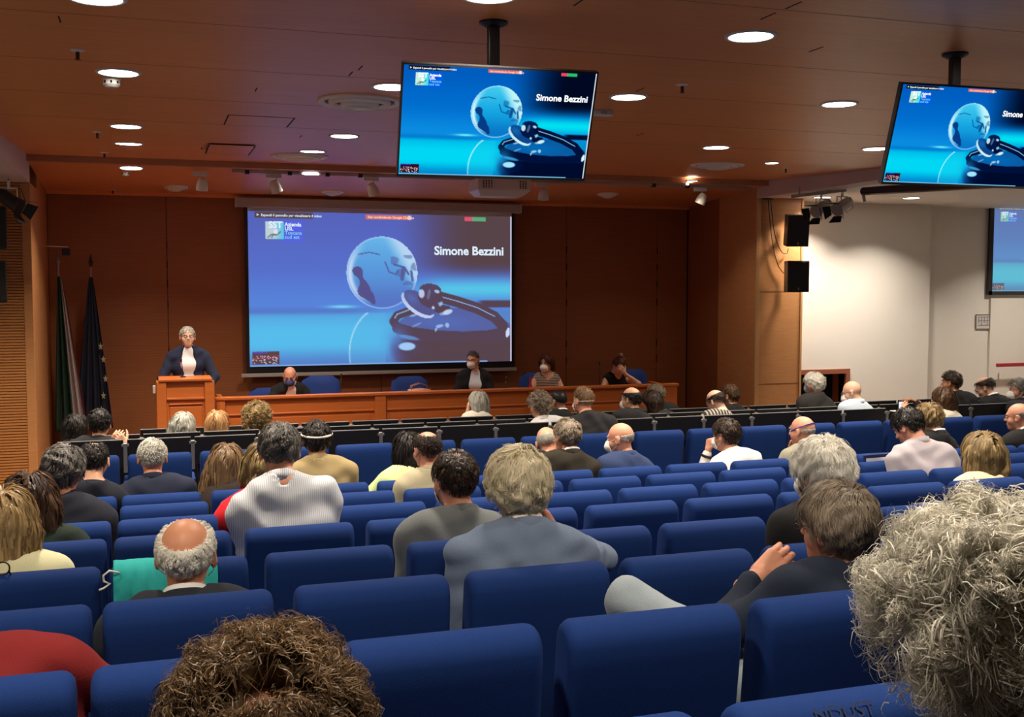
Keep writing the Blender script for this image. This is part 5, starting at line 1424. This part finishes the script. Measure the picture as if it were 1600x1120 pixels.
    if mask:
        mc, ffp = mask
        nu, nv = 16, 12; vs = []
        for j in range(nv + 1):
            v = -1 + 2 * j / nv
            for i in range(nu + 1):
                u = -1 + 2 * i / nu; a = u * 1.15
                bul = (1 - u * u) * (1 - v * v)
                x = .066 * math.sin(a) * (1 - .18 * max(0, -v) - .12 * max(0, v)); yy = .028 + .072 * math.cos(a) + (.030 if ffp else .012) * bul + .004 - .012 * abs(v) ** 2
                if v > .3: yy += .014 * (1 - min(1, abs(u) * 3)) * (v - .3)
                vs.append(HW((x, yy, -.050 + (.052 if ffp else .046) * v * (1 - .25 * abs(u)))) - org)
        fs = [(j * (nu + 1) + i, j * (nu + 1) + i + 1, (j + 1) * (nu + 1) + i + 1, (j + 1) * (nu + 1) + i) for j in range(nv) for i in range(nu)]
        me = npmesh('face_mask', np.array(vs), np.array(fs), mat('mask_%.2f_%.2f' % (mc[0], mc[2]), mc, .75, bump=.1, scale=200)); mo = link('face_mask', me, root)
        so = mo.modifiers.new('thickness', 'SOLIDIFY'); so.thickness = .002
        for s in (-1, 1):
            m = MB()
            for z0, z1 in ((-.015, .022), (-.085, -.030)): m.tube([HW((s * .058, .058, z0)) - org, HW((s * .079, .02, (z0 + z1) / 2)) - org, HW((s * .088, -.018, z1)) - org, HW((s * .084, -.034, (z1 - .004) * .5)) - org], .0016, 5)
            m.build('mask_loop', mat('elastic_white', (.75, .74, .72), .8), mo)
    if strap:
        m = MB(); P = []
        for a in np.linspace(0, 2 * math.pi, 41): 
            dy, dx = math.cos(a), math.sin(a); tz = strap[1] + strap[2] * dy
            r = CR_R + strap[3]; P.append(HW((CR_C[0] + r[0] * dx * math.sqrt(max(.05, 1 - ((tz - CR_C[2]) / r[2]) ** 2)), CR_C[1] + r[1] * dy * math.sqrt(max(.05, 1 - ((tz - CR_C[2]) / r[2]) ** 2)), tz)) - org)
        m.tube(P, strap[4] if len(strap) > 4 else .003, 6); m.build(strap[5] if len(strap) > 5 else 'mask_strap', mat('strap_%.2f_%.2f' % (strap[0][0], strap[0][2]), strap[0], .7), root, smooth=True)
    if watch:
        A = arms[0 if watch < 0 else 1]; d = vn(A[2] - A[1]); c_ = A[2] - d * .035
        q = Vector(d).to_track_quat('Z', 'Y').to_matrix().to_4x4(); M = Matrix.Translation(Vector(c_ - org)) @ q
        m = MB(); m.lathe([(.040, -.011), (.043, -.008), (.043, .008), (.040, .011)], n=24, M=M, cap=False); m.build('wristwatch', M_BLACK, root)
    return root, dict(H=H, hip=hip, SL=SL, SR=SR, org=org, arms=arms, RH=RH, NB=NB)
# ------------------------------------------------------------------ the people, from the stage to the bottom border
NAVY = (.010, .014, .035); BLK = (.012, .012, .013); CHAR = (.022, .022, .024)
SK = (.60, .33, .21); SKP = (.66, .39, .27); SKR = (.60, .28, .18); SKT = (.42, .20, .11)
WHITE = (.76, .79, .82)
FFP = ((.82, .80, .77), True)
import time as _t; _t0 = _t.time()
FAR = dict(res=.018, hres=.010, nh=500)
# --- on the stage
person('man with grey hair and dark blue suit speaking behind the lectern', 293, 527, 13.85, floor=SZ, stand=True, hpitch=-4, hair='short', hcol='silver', skin=(.74, .44, .32), top=('jacket', (.016, .022, .05)), collar=WHITE, glasses=True,
       openj=True, lh=('w', (.64, 13.62, 1.14)), rh=('w', (.24, 13.62, 1.14)), lpole=np.array([.9, .4, -.1]), rpole=np.array([-.9, .4, -.1]), hres=.007, res=.012, nh=1100, broad=1.1, seatx=.44, mouth=.003, tyaw=180, hyaw=183, legs=(.016, .022, .05))
person('bald man in black jacket and dark blue mask seated behind the bench', 453, 588, 14.25, floor=SZ, hpitch=22, hyaw=165, tyaw=178, hair='buzz', hcol='salt', hk=dict(bald=((0, .1, 1), .25)), skin=SKR, top=('jacket', BLK), openj=True, collar=WHITE, mask=((.03, .05, .16), True), **FAR)
person('man with glasses and white mask in black jacket seated behind the bench', 739, 563, 14.25, floor=SZ, hpitch=4, hyaw=140, tyaw=172, hair='crop', hcol='salt', skin=SKR, top=('jacket', BLK), openj=True, collar=(.62, .67, .76), mask=FFP, glasses=True, **FAR)
person('woman in striped sleeveless top and white mask seated behind the bench', 853, 568, 14.2, floor=SZ, hpitch=4, hyaw=135, tyaw=176, hair='bobs', hcol='auburn', skin=SKP, top=('sleeveless', BLK), topmat=stripe_mat('zigzag_top', (.03, .02, .02), (.55, .42, .34), 14, 'Z'), mask=FFP, broad=.88, **FAR)
person('woman in black sleeveless top bowing and covering her face, hair in a bun', 968, 572, 14.15, floor=SZ, hpitch=38, hyaw=188, tyaw=185, hair='short', hcol='auburn', hk=dict(vol=.014, back=-.8, side=-.3), skin=SKP, top=('sleeveless', BLK), broad=.88,
       lh=('rel', (-.02, .13, -.10)), lpole=np.array([.7, -.3, -.5]), handL=dict(d=(.6, .0, .75), n=(0, -1, .2), t=(.3, 0, .9), h=.006), **FAR)
pr_, pi_ = [o for o in C.objects if o.get('label', '').startswith('woman in black sleeveless')], None
b = at(970, 556, Y=14.12) - pr_[0].location
m = MB(); m.lathe([(.001, .045), (.03, .035), (.042, 0), (.03, -.035), (.001, -.04)], c=tuple(b), n=20); o_ = m.build('hair_bun', mat('bun_hair', (.16, .05, .02), .5, var=.5, scale=60), pr_[0], smooth=True)
# --- black tablet rows
person('white-bobbed woman in cream top, hand at her cheek, in the row nearest the stage', 747, 629, 11.9, row='L', hair='bob', hcol='silver', hk=dict(drape=BOB(.07)), skin=SKP, top=('sweater', (.74, .70, .60)), lh=('rel', (-.10, .07, -.12)), handL=dict(d=(.1, .1, .9), n=(1, 0, 0)), broad=.9, **FAR)
person('grey-brown haired person with a white collar, in the row nearest the stage', 1024, 617, 11.9, row='L', hair='full', hcol='greybrown', top=('jacket', CHAR), collar=WHITE, **FAR)
person('brown long-haired person close beside the bald man with the white mask', 1018, 628, 10.95, row='K', hair='bob', hcol='dkbrown', top=('jacket', CHAR), broad=.9, **FAR)
person('dark short-haired man in black jacket and white collar behind the curly-haired person', 872, 627, 10.9, row='K', hair='buzz', hcol='black', hk=dict(vol=.004), skin=SKT, top=('jacket', BLK), collar=(.62, .50, .42), **FAR)
person('woman with curly blond hair in front of the left part of the bench', 402, 656, 10.9, row='K', hair='curls', hcol='dkblond', hk=dict(vol=.045, length=.10, curl=.012), top=('sweater', (.70, .66, .60)), broad=.9, res=.016, hres=.010, nh=1500)
person('woman with straight strawberry blond hair in front of the lectern', 340, 662, 10.9, row='K', hair='bobs', hcol='strawberry', hk=dict(drape=BOB(.12, .046), length=.24), top=('shirt', (.72, .68, .62)), broad=.9, res=.016, hres=.010, nh=900)
person('woman with grey bobbed hair leaning left before the lectern', 286, 666, 10.9, row='K', hroll=8, hair='bob', hcol='silver', hk=dict(drape=BOB(.07, .062), vol=.02), top=('sweater', CHAR), broad=.9, res=.016, hres=.010, nh=900)
person('black-haired woman behind the man with clasped hands, by the flags', 120, 668, 10.9, row='K', hair='bob', hcol='black', top=('sweater', BLK), broad=.9, **FAR)
person('man with white wavy hair and blue surgical mask by the dark doorway', 1271, 601, 10.9, row='K', hyaw=34, hair='wavy', hcol='white', hk=dict(vol=.022), skin=SKR, top=('jacket', (.04, .038, .036)), mask=((.30, .50, .70), False), broad=1.08, res=.015, hres=.009, nh=900)
person('brown-haired person hidden behind the balding striped-top person', 1140, 619, 10.9, row='K', hyaw=30, hair='full', hcol='brown', top=('jacket', BLK), **FAR)
person('dark-haired man in charcoal jacket with clasped hands at the left', 156, 664, 9.9, row='J', hyaw=-10, hair='full', hcol='black', top=('jacket', CHAR), broad=1.12, rh=('px', 199, 695, 10.05), rpole=np.array([.7, .1, -.6]), lh=('px', 172, 694, 10.12), handR=dict(d=(-.55, .1, .6), n=(-.2, 1, .1), t=(-.3, 0, .9), h=.006, curl=(.7, .7, .8, .8)), handL=dict(d=(.5, 0, .6), n=(0, 1, 0), h=.006), res=.014, hres=.008, nh=700)
person('person with curly grey-brown hair in pale shirt in the nearest black row', 843, 635, 9.9, row='J', hair='curls', hcol='greybrown', hk=dict(vol=.022, length=.05, curl=.007), top=('shirt', (.62, .62, .62)), res=.015, hres=.009, nh=1100)
person('balding man with white mask and black jacket turned left, nearest black row', 986, 624, 9.9, row='J', hyaw=30, hair='short', hcol='black', hk=dict(bald=((0, .05, 1), .45), back=-.8), skin=SK, top=('jacket', BLK), mask=FFP, glasses=True, **FAR)
person('balding person bowed forward in a black top with pale stripes', 1118, 628, 9.9, row='J', hyaw=28, hpitch=28, hair='short', hcol='dkbrown', hk=dict(bald=((0, .1, 1), .35)), skin=SKP, top=('tee', BLK), topmat=stripe_mat('thin_stripes', (.02, .018, .018), (.35, .30, .26), 9, 'X'), glasses=True, **FAR)
person('bald man with glasses and white mask in pale blue shirt looking down', 1331, 613, 9.9, row='J', hyaw=42, hpitch=18, hair=None, skin=SKP, top=('shirt', (.48, .56, .66)), mask=FFP, glasses=True, **FAR)
person('man with swept dark grey hair and black jacket behind the long-haired woman', 1486, 598, 9.9, row='J', hyaw=30, hair='full', hcol='dkbrown', hk=dict(bump=0), skin=SKT, top=('jacket', BLK), lh=('px', 1432, 628, 10.1), lpole=np.array([-.3, -.2, -.8]), handL=dict(d=(-.8, .2, .3), n=(0, 0, -1), h=.006), **FAR)
person('balding man with glasses in black jacket reading, below the red handrail', 1539, 606, 9.9, row='J', hyaw=35, hpitch=26, hair='short', hcol='dkbrown', hk=dict(bald=((0, .0, 1), .62)), skin=SKP, top=('jacket', BLK), collar=WHITE, glasses=True, **FAR)
person('man with wavy grey hair and white mask turned left at the right border', 1592, 610, 9.55, row='I', hyaw=62, hair='wavy', hcol='grey', skin=SKR, top=('jacket', (.02, .02, .03)), mask=FFP, collar=WHITE, **FAR)
# --- first blue row past the cross aisle
person('sandy-haired man in black jacket with a white mask strap round his head', 911, 626, 9.16, row='I', hyaw=16, hair='crop', hcol='ltbrown', skin=SKR, top=('jacket', (.016, .016, .017)), strap=((.8, .78, .74), .0, .0, .009), broad=1.2, fat=1.15, mask=FFP, res=.014, hres=.008, nh=700)
person('woman with long straight brown hair holding up a phone', 1473, 624, 9.16, row='I', hyaw=8, hair='long', hcol='brown', hk=dict(drape=LONG(.16, .05), length=.30), top=('sweater', (.70, .66, .52)), broad=.9, lh=('px', 1412, 650, 9.45), lpole=np.array([-.3, -.2, -.8]), handL=dict(d=(0, .1, 1), n=(1, 0, 0), h=.006), res=.015, hres=.009, nh=900)
# --- row of the khaki jacket
person('man with cropped white hair in dark navy jacket seen from behind, left side', 238, 716, 7.42, row='G', hyaw=2, hair='crop', hcol='silver', hk=dict(vol=.006, back=-.75), skin=SKR, top=('jacket', (.012, .016, .035)), broad=1.12, res=.013, hres=.007, nh=1500)
person('woman with very long brown hair streaked lighter, left of the striped-shirt man', 353, 722, 7.42, row='G', hyaw=-6, hroll=6, hair='long', hcol='ltbrown', hk=dict(length=.55, drape=[((-.05, -.055, -.02), (-.12, -.09, -.32), .052, .04, 1.3), ((.05, -.055, -.02), (.05, -.085, -.32), .055, .035, 1.3), ((0, -.075, -.01), (-.03, -.10, -.34), .055, .04, 1.3)]), top=('sweater', (.03, .02, .015)), broad=.9, res=.015, hres=.009, nh=1600)
person('person in khaki jacket with black hair and a pale headband', 495, 688, 7.42, row='G', hyaw=-8, hair='full', hcol='black', hk=dict(vol=.016, back=-.85), skin=SKT, top=('jacket', (.30, .23, .11)), strap=((.62, .60, .56), .045, .018, .025, .0085, 'headband'), broad=1.1, fat=1.15, res=.013, hres=.007, nh=1100)
person('woman with very dark long hair and pale green top beside the beige jacket', 637, 702, 7.5, row='G', hyaw=4, hair='long', hcol='black', hk=dict(drape=LONG(.26, .05)), top=('sweater', (.48, .62, .28)), broad=.92, lpole=np.array([-1, 0, -.4]), res=.015, hres=.009, nh=900)
person('man with glasses and pinkish bald head leaning behind the black-suited man', 856, 692, 7.72, row='G', hyaw=-30, hpitch=20, hroll=-14, hair='buzz', hcol='silver', hk=dict(bald=((0, .1, 1), .2)), skin=SKR, top=('jacket', BLK), glasses=True, seatx=2.50, res=.014, hres=.008, nh=600)
person('man with combed grey-brown hair in a near-black suit, middle of the hall', 886, 682, 7.42, row='G', hyaw=8, hair='full', hcol='greybrown', hk=dict(part=.02), skin=SKR, top=('jacket', (.020, .016, .010)), collar=WHITE, broad=1.18, res=.013, hres=.007, nh=1500)
person('bald man in navy jacket turned left with white mask', 969, 686, 7.42, row='G', hyaw=42, hpitch=8, hair='buzz', hcol='silver', hk=dict(bald=((0, .1, 1), -.02), back=-.6), skin=SKR, top=('jacket', (.022, .038, .10)), mask=FFP, res=.013, hres=.007, nh=700)
person('dark-haired man in white shirt resting his chin on his fists', 1134, 681, 7.42, row='G', hyaw=26, hpitch=8, hair='full', hcol='dkbrown', skin=SKR, top=('shirt', (.74, .72, .68)), lh=('px', 1106, 706, 7.55), lpole=np.array([-.25, .15, -.9]), handL=dict(d=(.15, .05, .9), n=(1, 0, 0), t=(0, -1, .2), curl=(1.1, 1.2, 1.3, 1.3), h=.005), mask=FFP, watch=-1, res=.013, hres=.007, nh=1300)
person('bald man in grey-beige jacket with a blue mask strap round his head', 1253, 674, 7.42, row='G', hyaw=24, hpitch=4, hair='buzz', hcol='silver', hk=dict(bald=((0, .1, 1), -.1), back=-.55), skin=SKR, top=('jacket', (.25, .24, .18)), strap=((.07, .07, .42), .035, -.035, .005, .0035), lh=('rel', (-.02, .13, -.19)), lpole=np.array([-.5, 0, -.8]), handL=dict(d=(.25, -.1, .9), n=(.2, -.9, 0), t=(0, 0, 1), h=.005), res=.013, hres=.007, nh=600)
person('person with tousled dark blond hair and black jacket beyond the lavender shirt', 1451, 657, 7.35, row='G', hyaw=18, hpitch=20, hair='fluffy', hcol='dkblond', top=('jacket', BLK), collar=WHITE, res=.014, hres=.008, nh=1300)
person('bald man with glasses and dark jacket at the right border', 1591, 652, 7.42, row='G', hyaw=32, hpitch=5, hair='buzz', hcol='grey', hk=dict(bald=((0, .1, 1), .2)), skin=SKR, top=('jacket', BLK), collar=WHITE, glasses=True, res=.014, hres=.008, nh=500)
person('dark-haired balding man in black sweater beside the white-haired man, left side', 147, 722, 7.3, row='G', hyaw=-6, hpitch=16, hair='short', hcol='black', hk=dict(bald=((0, .1, 1), .80), back=-.85), skin=SK, top=('sweater', (.010, .012, .02)), res=.013, hres=.007, nh=1100)
# --- row of the beige jacket
person('man with thinning brown hair in beige jacket', 667, 704, 6.65, row='F', hyaw=14, hair='crop', hcol='dkbrown', hk=dict(bald=((0, -.1, 1), .80), back=-.7), skin=SKR, top=('jacket', (.42, .38, .25)), res=.013, hres=.007, nh=1300)
# --- next row
person('man with messy dark grey hair in black sweater, far left', 100, 738, 5.92, row='E', hyaw=-10, hair='fluffy', hcol='salt', hk=dict(vol=.017), skin=SKR, top=('sweater', (.010, .012, .024)), broad=1.12, res=.012, hres=.007, nh=2200)
person('blond person in red cardigan half hidden by the striped-shirt man', 411, 728, 5.95, row='E', hyaw=-12, hroll=8, hair='bobs', hcol='dkblond', hk=dict(drape=BOB(.07)), top=('sweater', (.50, .012, .02)), broad=1.1, lpole=np.array([-1, 0, -.3]), res=.013, hres=.007, nh=1200)
person('man in lavender shirt with black hair bending forward', 1419, 668, 6.15, row='E', hyaw=18, hpitch=32, hair='full', hcol='black', skin=SKR, top=('shirt', (.40, .365, .40)), broad=1.2, fat=1.15, fold=.007, seatx=4.92, res=.012, hres=.007, nh=1500)
# --- striped shirt row
person('broad man in pale striped shirt with dark hair bowed forward', 437, 706, 5.16, row='D', hyaw=-4, hpitch=20, hair='full', hcol='salt', hk=dict(bald=((0, -.1, 1), .965), back=-.85), skin=SKR, top=('shirt', (.6, .6, .6)), topmat=stripe_mat('shirt_stripes', (.60, .64, .70), (.42, .43, .45), 34, 'X'), broad=1.14, fat=1.28, fold=.008, res=.012, hres=.006, nh=3000, seatx=.64)
person('woman with long wavy brown hair, far left', 47, 786, 5.12, row='D', hyaw=-4, hair='long', hcol='brown', hk=dict(curl=.006, cfreq=1.2, drape=LONG(.26, .062), length=.44, vol=.020), skin=SKP, top=('sweater', (.012, .022, .016)), broad=.95, res=.013, hres=.007, nh=3000)
person('woman with golden blond bob and cream top at the right', 1534, 712, 5.12, row='D', hyaw=-8, hair='bob', hcol='dkblond', hk=dict(drape=BOB(.075, .066), vol=.022), skin=SKP, top=('sweater', (.70, .62, .40)), broad=1.0, res=.013, hres=.007, nh=2600)
# --- grey jacket row
person('man with dark thinning hair in grey jacket, white mask loop at his ear', 710, 752, 4.35, row='C', hyaw=10, hair='short', hcol='dkbrown', hk=dict(vol=.007, bald=((0, -.15, 1), .93), back=-.8, n=0) if False else dict(vol=.007, bald=((0, -.15, 1), .955), back=-.8, width=.0018), skin=SKR, top=('jacket', (.135, .15, .155)), mask=FFP, broad=1.16, fat=1.1, res=.011, hres=.006, nh=4500)
person('woman with long straight golden blond hair cut by the left border', 6, 820, 4.33, row='C', hyaw=0, hair='long', hcol='blond', hk=dict(drape=LONG(.22, .055), vol=.02), skin=SKP, top=('tee', (.74, .72, .44)), broad=.95, res=.012, hres=.007, nh=3200)
# --- bald man's row
person('bald man with white hair fringe in dark jacket, turquoise jacket before him', 291, 868, 3.56, row='B', hyaw=-10, hpitch=-2, hair='short', hcol='white', hk=dict(bald=((0, -.30, .95), .47), back=-.72, vol=.0045, bump=0, width=.0012, length=.025), skin=(.62, .27, .15), top=('jacket', (.014, .017, .024)), collar=(.6, .6, .58), mask=FFP, broad=1.12, res=.011, hres=.0055, nh=6000, knees=[None, None])
person('man with thick white-blond hair in blue-grey jacket, hand at his cheek', 808, 764, 3.56, row='B', hyaw=4, hpitch=2, hair='fluffy', hcol='whiteblond', hk=dict(vol=.024, width=.0013, length=.09, messy=.32), skin=SKR, top=('jacket', (.13, .175, .26)), collar=(.80, .72, .66), broad=1.2, fat=1.18, rh=('px', 872, 838, 3.60), rpole=np.array([.9, .2, -.6]), handR=dict(d=(-.45, .25, .8), n=(-1, 0, 0), t=(0, -1, .3), h=.0045, curl=(.3, .35, .4, .5)), watch=1, res=.010, hres=.0055, nh=7000, fold=.006)
person('man with fluffy white hair in black jacket, behind the hand-to-face man', 1284, 742, 3.56, row='B', hyaw=10, hair='fluffy', hcol='white', hk=dict(vol=.022, width=.0012, length=.09, messy=.3), skin=SK, top=('jacket', (.014, .014, .013)), broad=1.12, mask=FFP, res=.011, hres=.006, nh=7000)
# --- second row from the border
person('man with grey-brown hair and navy jacket raising his left hand to his face', 1305, 826, 2.76, row='A', hyaw=22, hpitch=2, hair='fluffy', hcol='greybrown', hk=dict(vol=.017, width=.0011, length=.095, messy=.2, steps=9, back=-.95, side=.08, curl=.002, cfreq=1.0, bump=.003), skin=SKR, top=('jacket', (.012, .018, .034)), legs=(.30, .36, .40), broad=1.1,
       lh=('px', 1178, 906, 2.84), lpole=np.array([-.95, .3, -.6]), handL=dict(world=True, d=tuple(at(1262, 842, Y=2.88) - at(1178, 906, Y=2.84)), n=(.55, .80, -.1), t=(.3, .1, -.9), curl=(.38, .34, .30, .28), h=.0035, tc=1.0, s=1.2, spread=.02),
       knees=[(tuple(at(985, 940, Y=2.98)), tuple(at(960, 1090, Y=3.05))), None], glasses=True, res=.010, hres=.005, nh=7300)
person('person in dark red shirt at the left border, head outside the picture', -95, 940, 2.76, row='A', hyaw=20, hroll=-10, hair='short', hcol='dkbrown', top=('shirt', (.17, .012, .013)), seatx=-.36, broad=1.3, fat=1.25, rpole=np.array([1, -.2, -.3]), rh=('w', (-.14, 2.98, 1.22)), res=.011, hres=.009, nh=600, fold=.006)
# --- nearest heads
person('person with curly light brown hair and a thin crown at the bottom border', 416, 1185, 1.66, row='Z', hyaw=-8, hair='curls', hcol='curlybrown', hk=dict(vol=.042, width=.0010, length=.12, curl=.012, cfreq=2.2, steps=20, clump=34, bump=.012, tight=.008, bald=((.0, -.55, .80), .925), back=-1.2, side=-.5, messy=.55, lift=.35, shellres=.007), skin=SKR, top=('sweater', (.03, .03, .04)), res=.012, hres=.006, nh=8000)
person('person with big curly grey hair nearest the camera, mask loop at the ear', 1556, 1012, 1.22, row='Y', hyaw=22, hair='curls', hcol='curlygrey', hk=dict(vol=.044, width=.0009, length=.15, curl=.017, cfreq=2.4, steps=26, clump=44, cl=.9, bump=.014, tight=.008, back=-1.1, side=.06, front=.5, messy=.6, lift=.35, shellres=.007), skin=(.55, .36, .27), top=('sweater', (.05, .05, .05)), mask=FFP, glasses=False, res=.012, hres=.005, nh=9500)
print('people', len(PEOPLE), 'seconds', round(_t.time() - _t0, 1))

# ------------------------------------------------------------------ things people brought
# turquoise jacket over the seat before the bald man
sx0 = at(177, 880, Y=4.0).x; sx1 = at(338, 880, Y=4.0).x
org = Vector(((sx0 + sx1) / 2, ROWV['C'] - .006, FLOORZ['C'] + SEAT_H)); t = thing('draped_jacket', 'turquoise jacket draped over the seat back before the bald man', 'jacket', org)
nu, nv = 40, 36; vs = []; wd = sx1 - sx0
for j in range(nv + 1):
    v = j / nv
    for i in range(nu + 1):
        u = i / nu; x = -wd / 2 + wd * u + .02 * v * math.sin(3 * u)
        s_ = v * .62 - .18                    # arc length from the front edge over the roll
        if s_ < 0: y, z = .062 - .075 * math.cos(-s_ / .2) * -1 * 1.0, -.06 + s_ * .9 * 0 - .0; y, z = .135, -.062 + s_ * .6
        elif s_ < .20:
            a = s_ / .20 * math.pi; y, z = .062 + .072 * math.cos(a), -.062 + .074 * math.sin(a)
        else: y, z = -.012 + .02 * 0, -.062 - (s_ - .20)
        w = .010 * math.sin(u * 17 + v * 6) * v + .006 * math.sin(u * 31 - v * 9)
        vs.append((x, y - abs(w) - .002, z + .012 * math.sin(u * 7) * (v > .98)))
fs = [(j * (nu + 1) + i, j * (nu + 1) + i + 1, (j + 1) * (nu + 1) + i + 1, (j + 1) * (nu + 1) + i) for j in range(nv) for i in range(nu)]
o = link('cloth', npmesh('cloth', np.array(vs), np.array(fs), cloth_mat('turquoise', (.03, .42, .40), var=.08)), t); so = o.modifiers.new('thickness', 'SOLIDIFY'); so.thickness = .006
m = MB(); m.tube([(-wd / 2 + .02, -.01, -.01), (-wd / 2 - .01, -.03, .005), (-wd / 2 - .03, -.03, -.01), (-wd / 2 - .03, -.03, -.03), (-wd / 2 - .01, -.03, -.04), (-wd / 2 - .03, -.03, -.055), (-wd / 2 - .045, -.03, -.06)], .004, 6); m.build('white_cord', mat('cord_white', (.75, .72, .65), .6), t, smooth=True)
# phone
p = at(1407, 637, Y=9.52)
t = thing('smartphone', 'small lit phone held up by the long brown-haired woman', 'phone', p, .25)
bx('case', (-.036, .036, -.004, .004, -.072, .072), M_BLACK, t, bevel=.003); bx('display', (-.032, .032, -.0055, -.004, -.064, .064), glow('phone_glow', (.75, .85, 1), 1.1), t)
p = at(1372, 716, Y=6.5)
t = thing('laptop', 'dark tablet with white page in front of the lavender-shirt man', 'laptop', p, .1)
bx('frame', (-.13, .13, 0, .008, -.02, .03), mat('dkblue_frame', (.02, .03, .09), .4), t, bevel=.002); bx('page', (-.11, .13, -.003, -.001, -.018, .006), mat('white_paper', (.8, .8, .8), .7), t)
# eyeglasses hanging from the blond woman at the border
p = at(4, 888, Y=4.0)
t = thing('eyeglasses', 'dark-rimmed eyeglasses at the left border below the blond hair', 'glasses', p)
m = MB(); m.tube([(.022 * math.cos(a), 0, .022 * math.sin(a)) for a in np.linspace(0, 6.28, 18)], .003, 6); m.build('rim', M_BLACK, t); m = MB(); m.tube([(.02, 0, -.01), (.03, .02, -.05)], .003, 6); m.build('temple', M_BLACK, t)
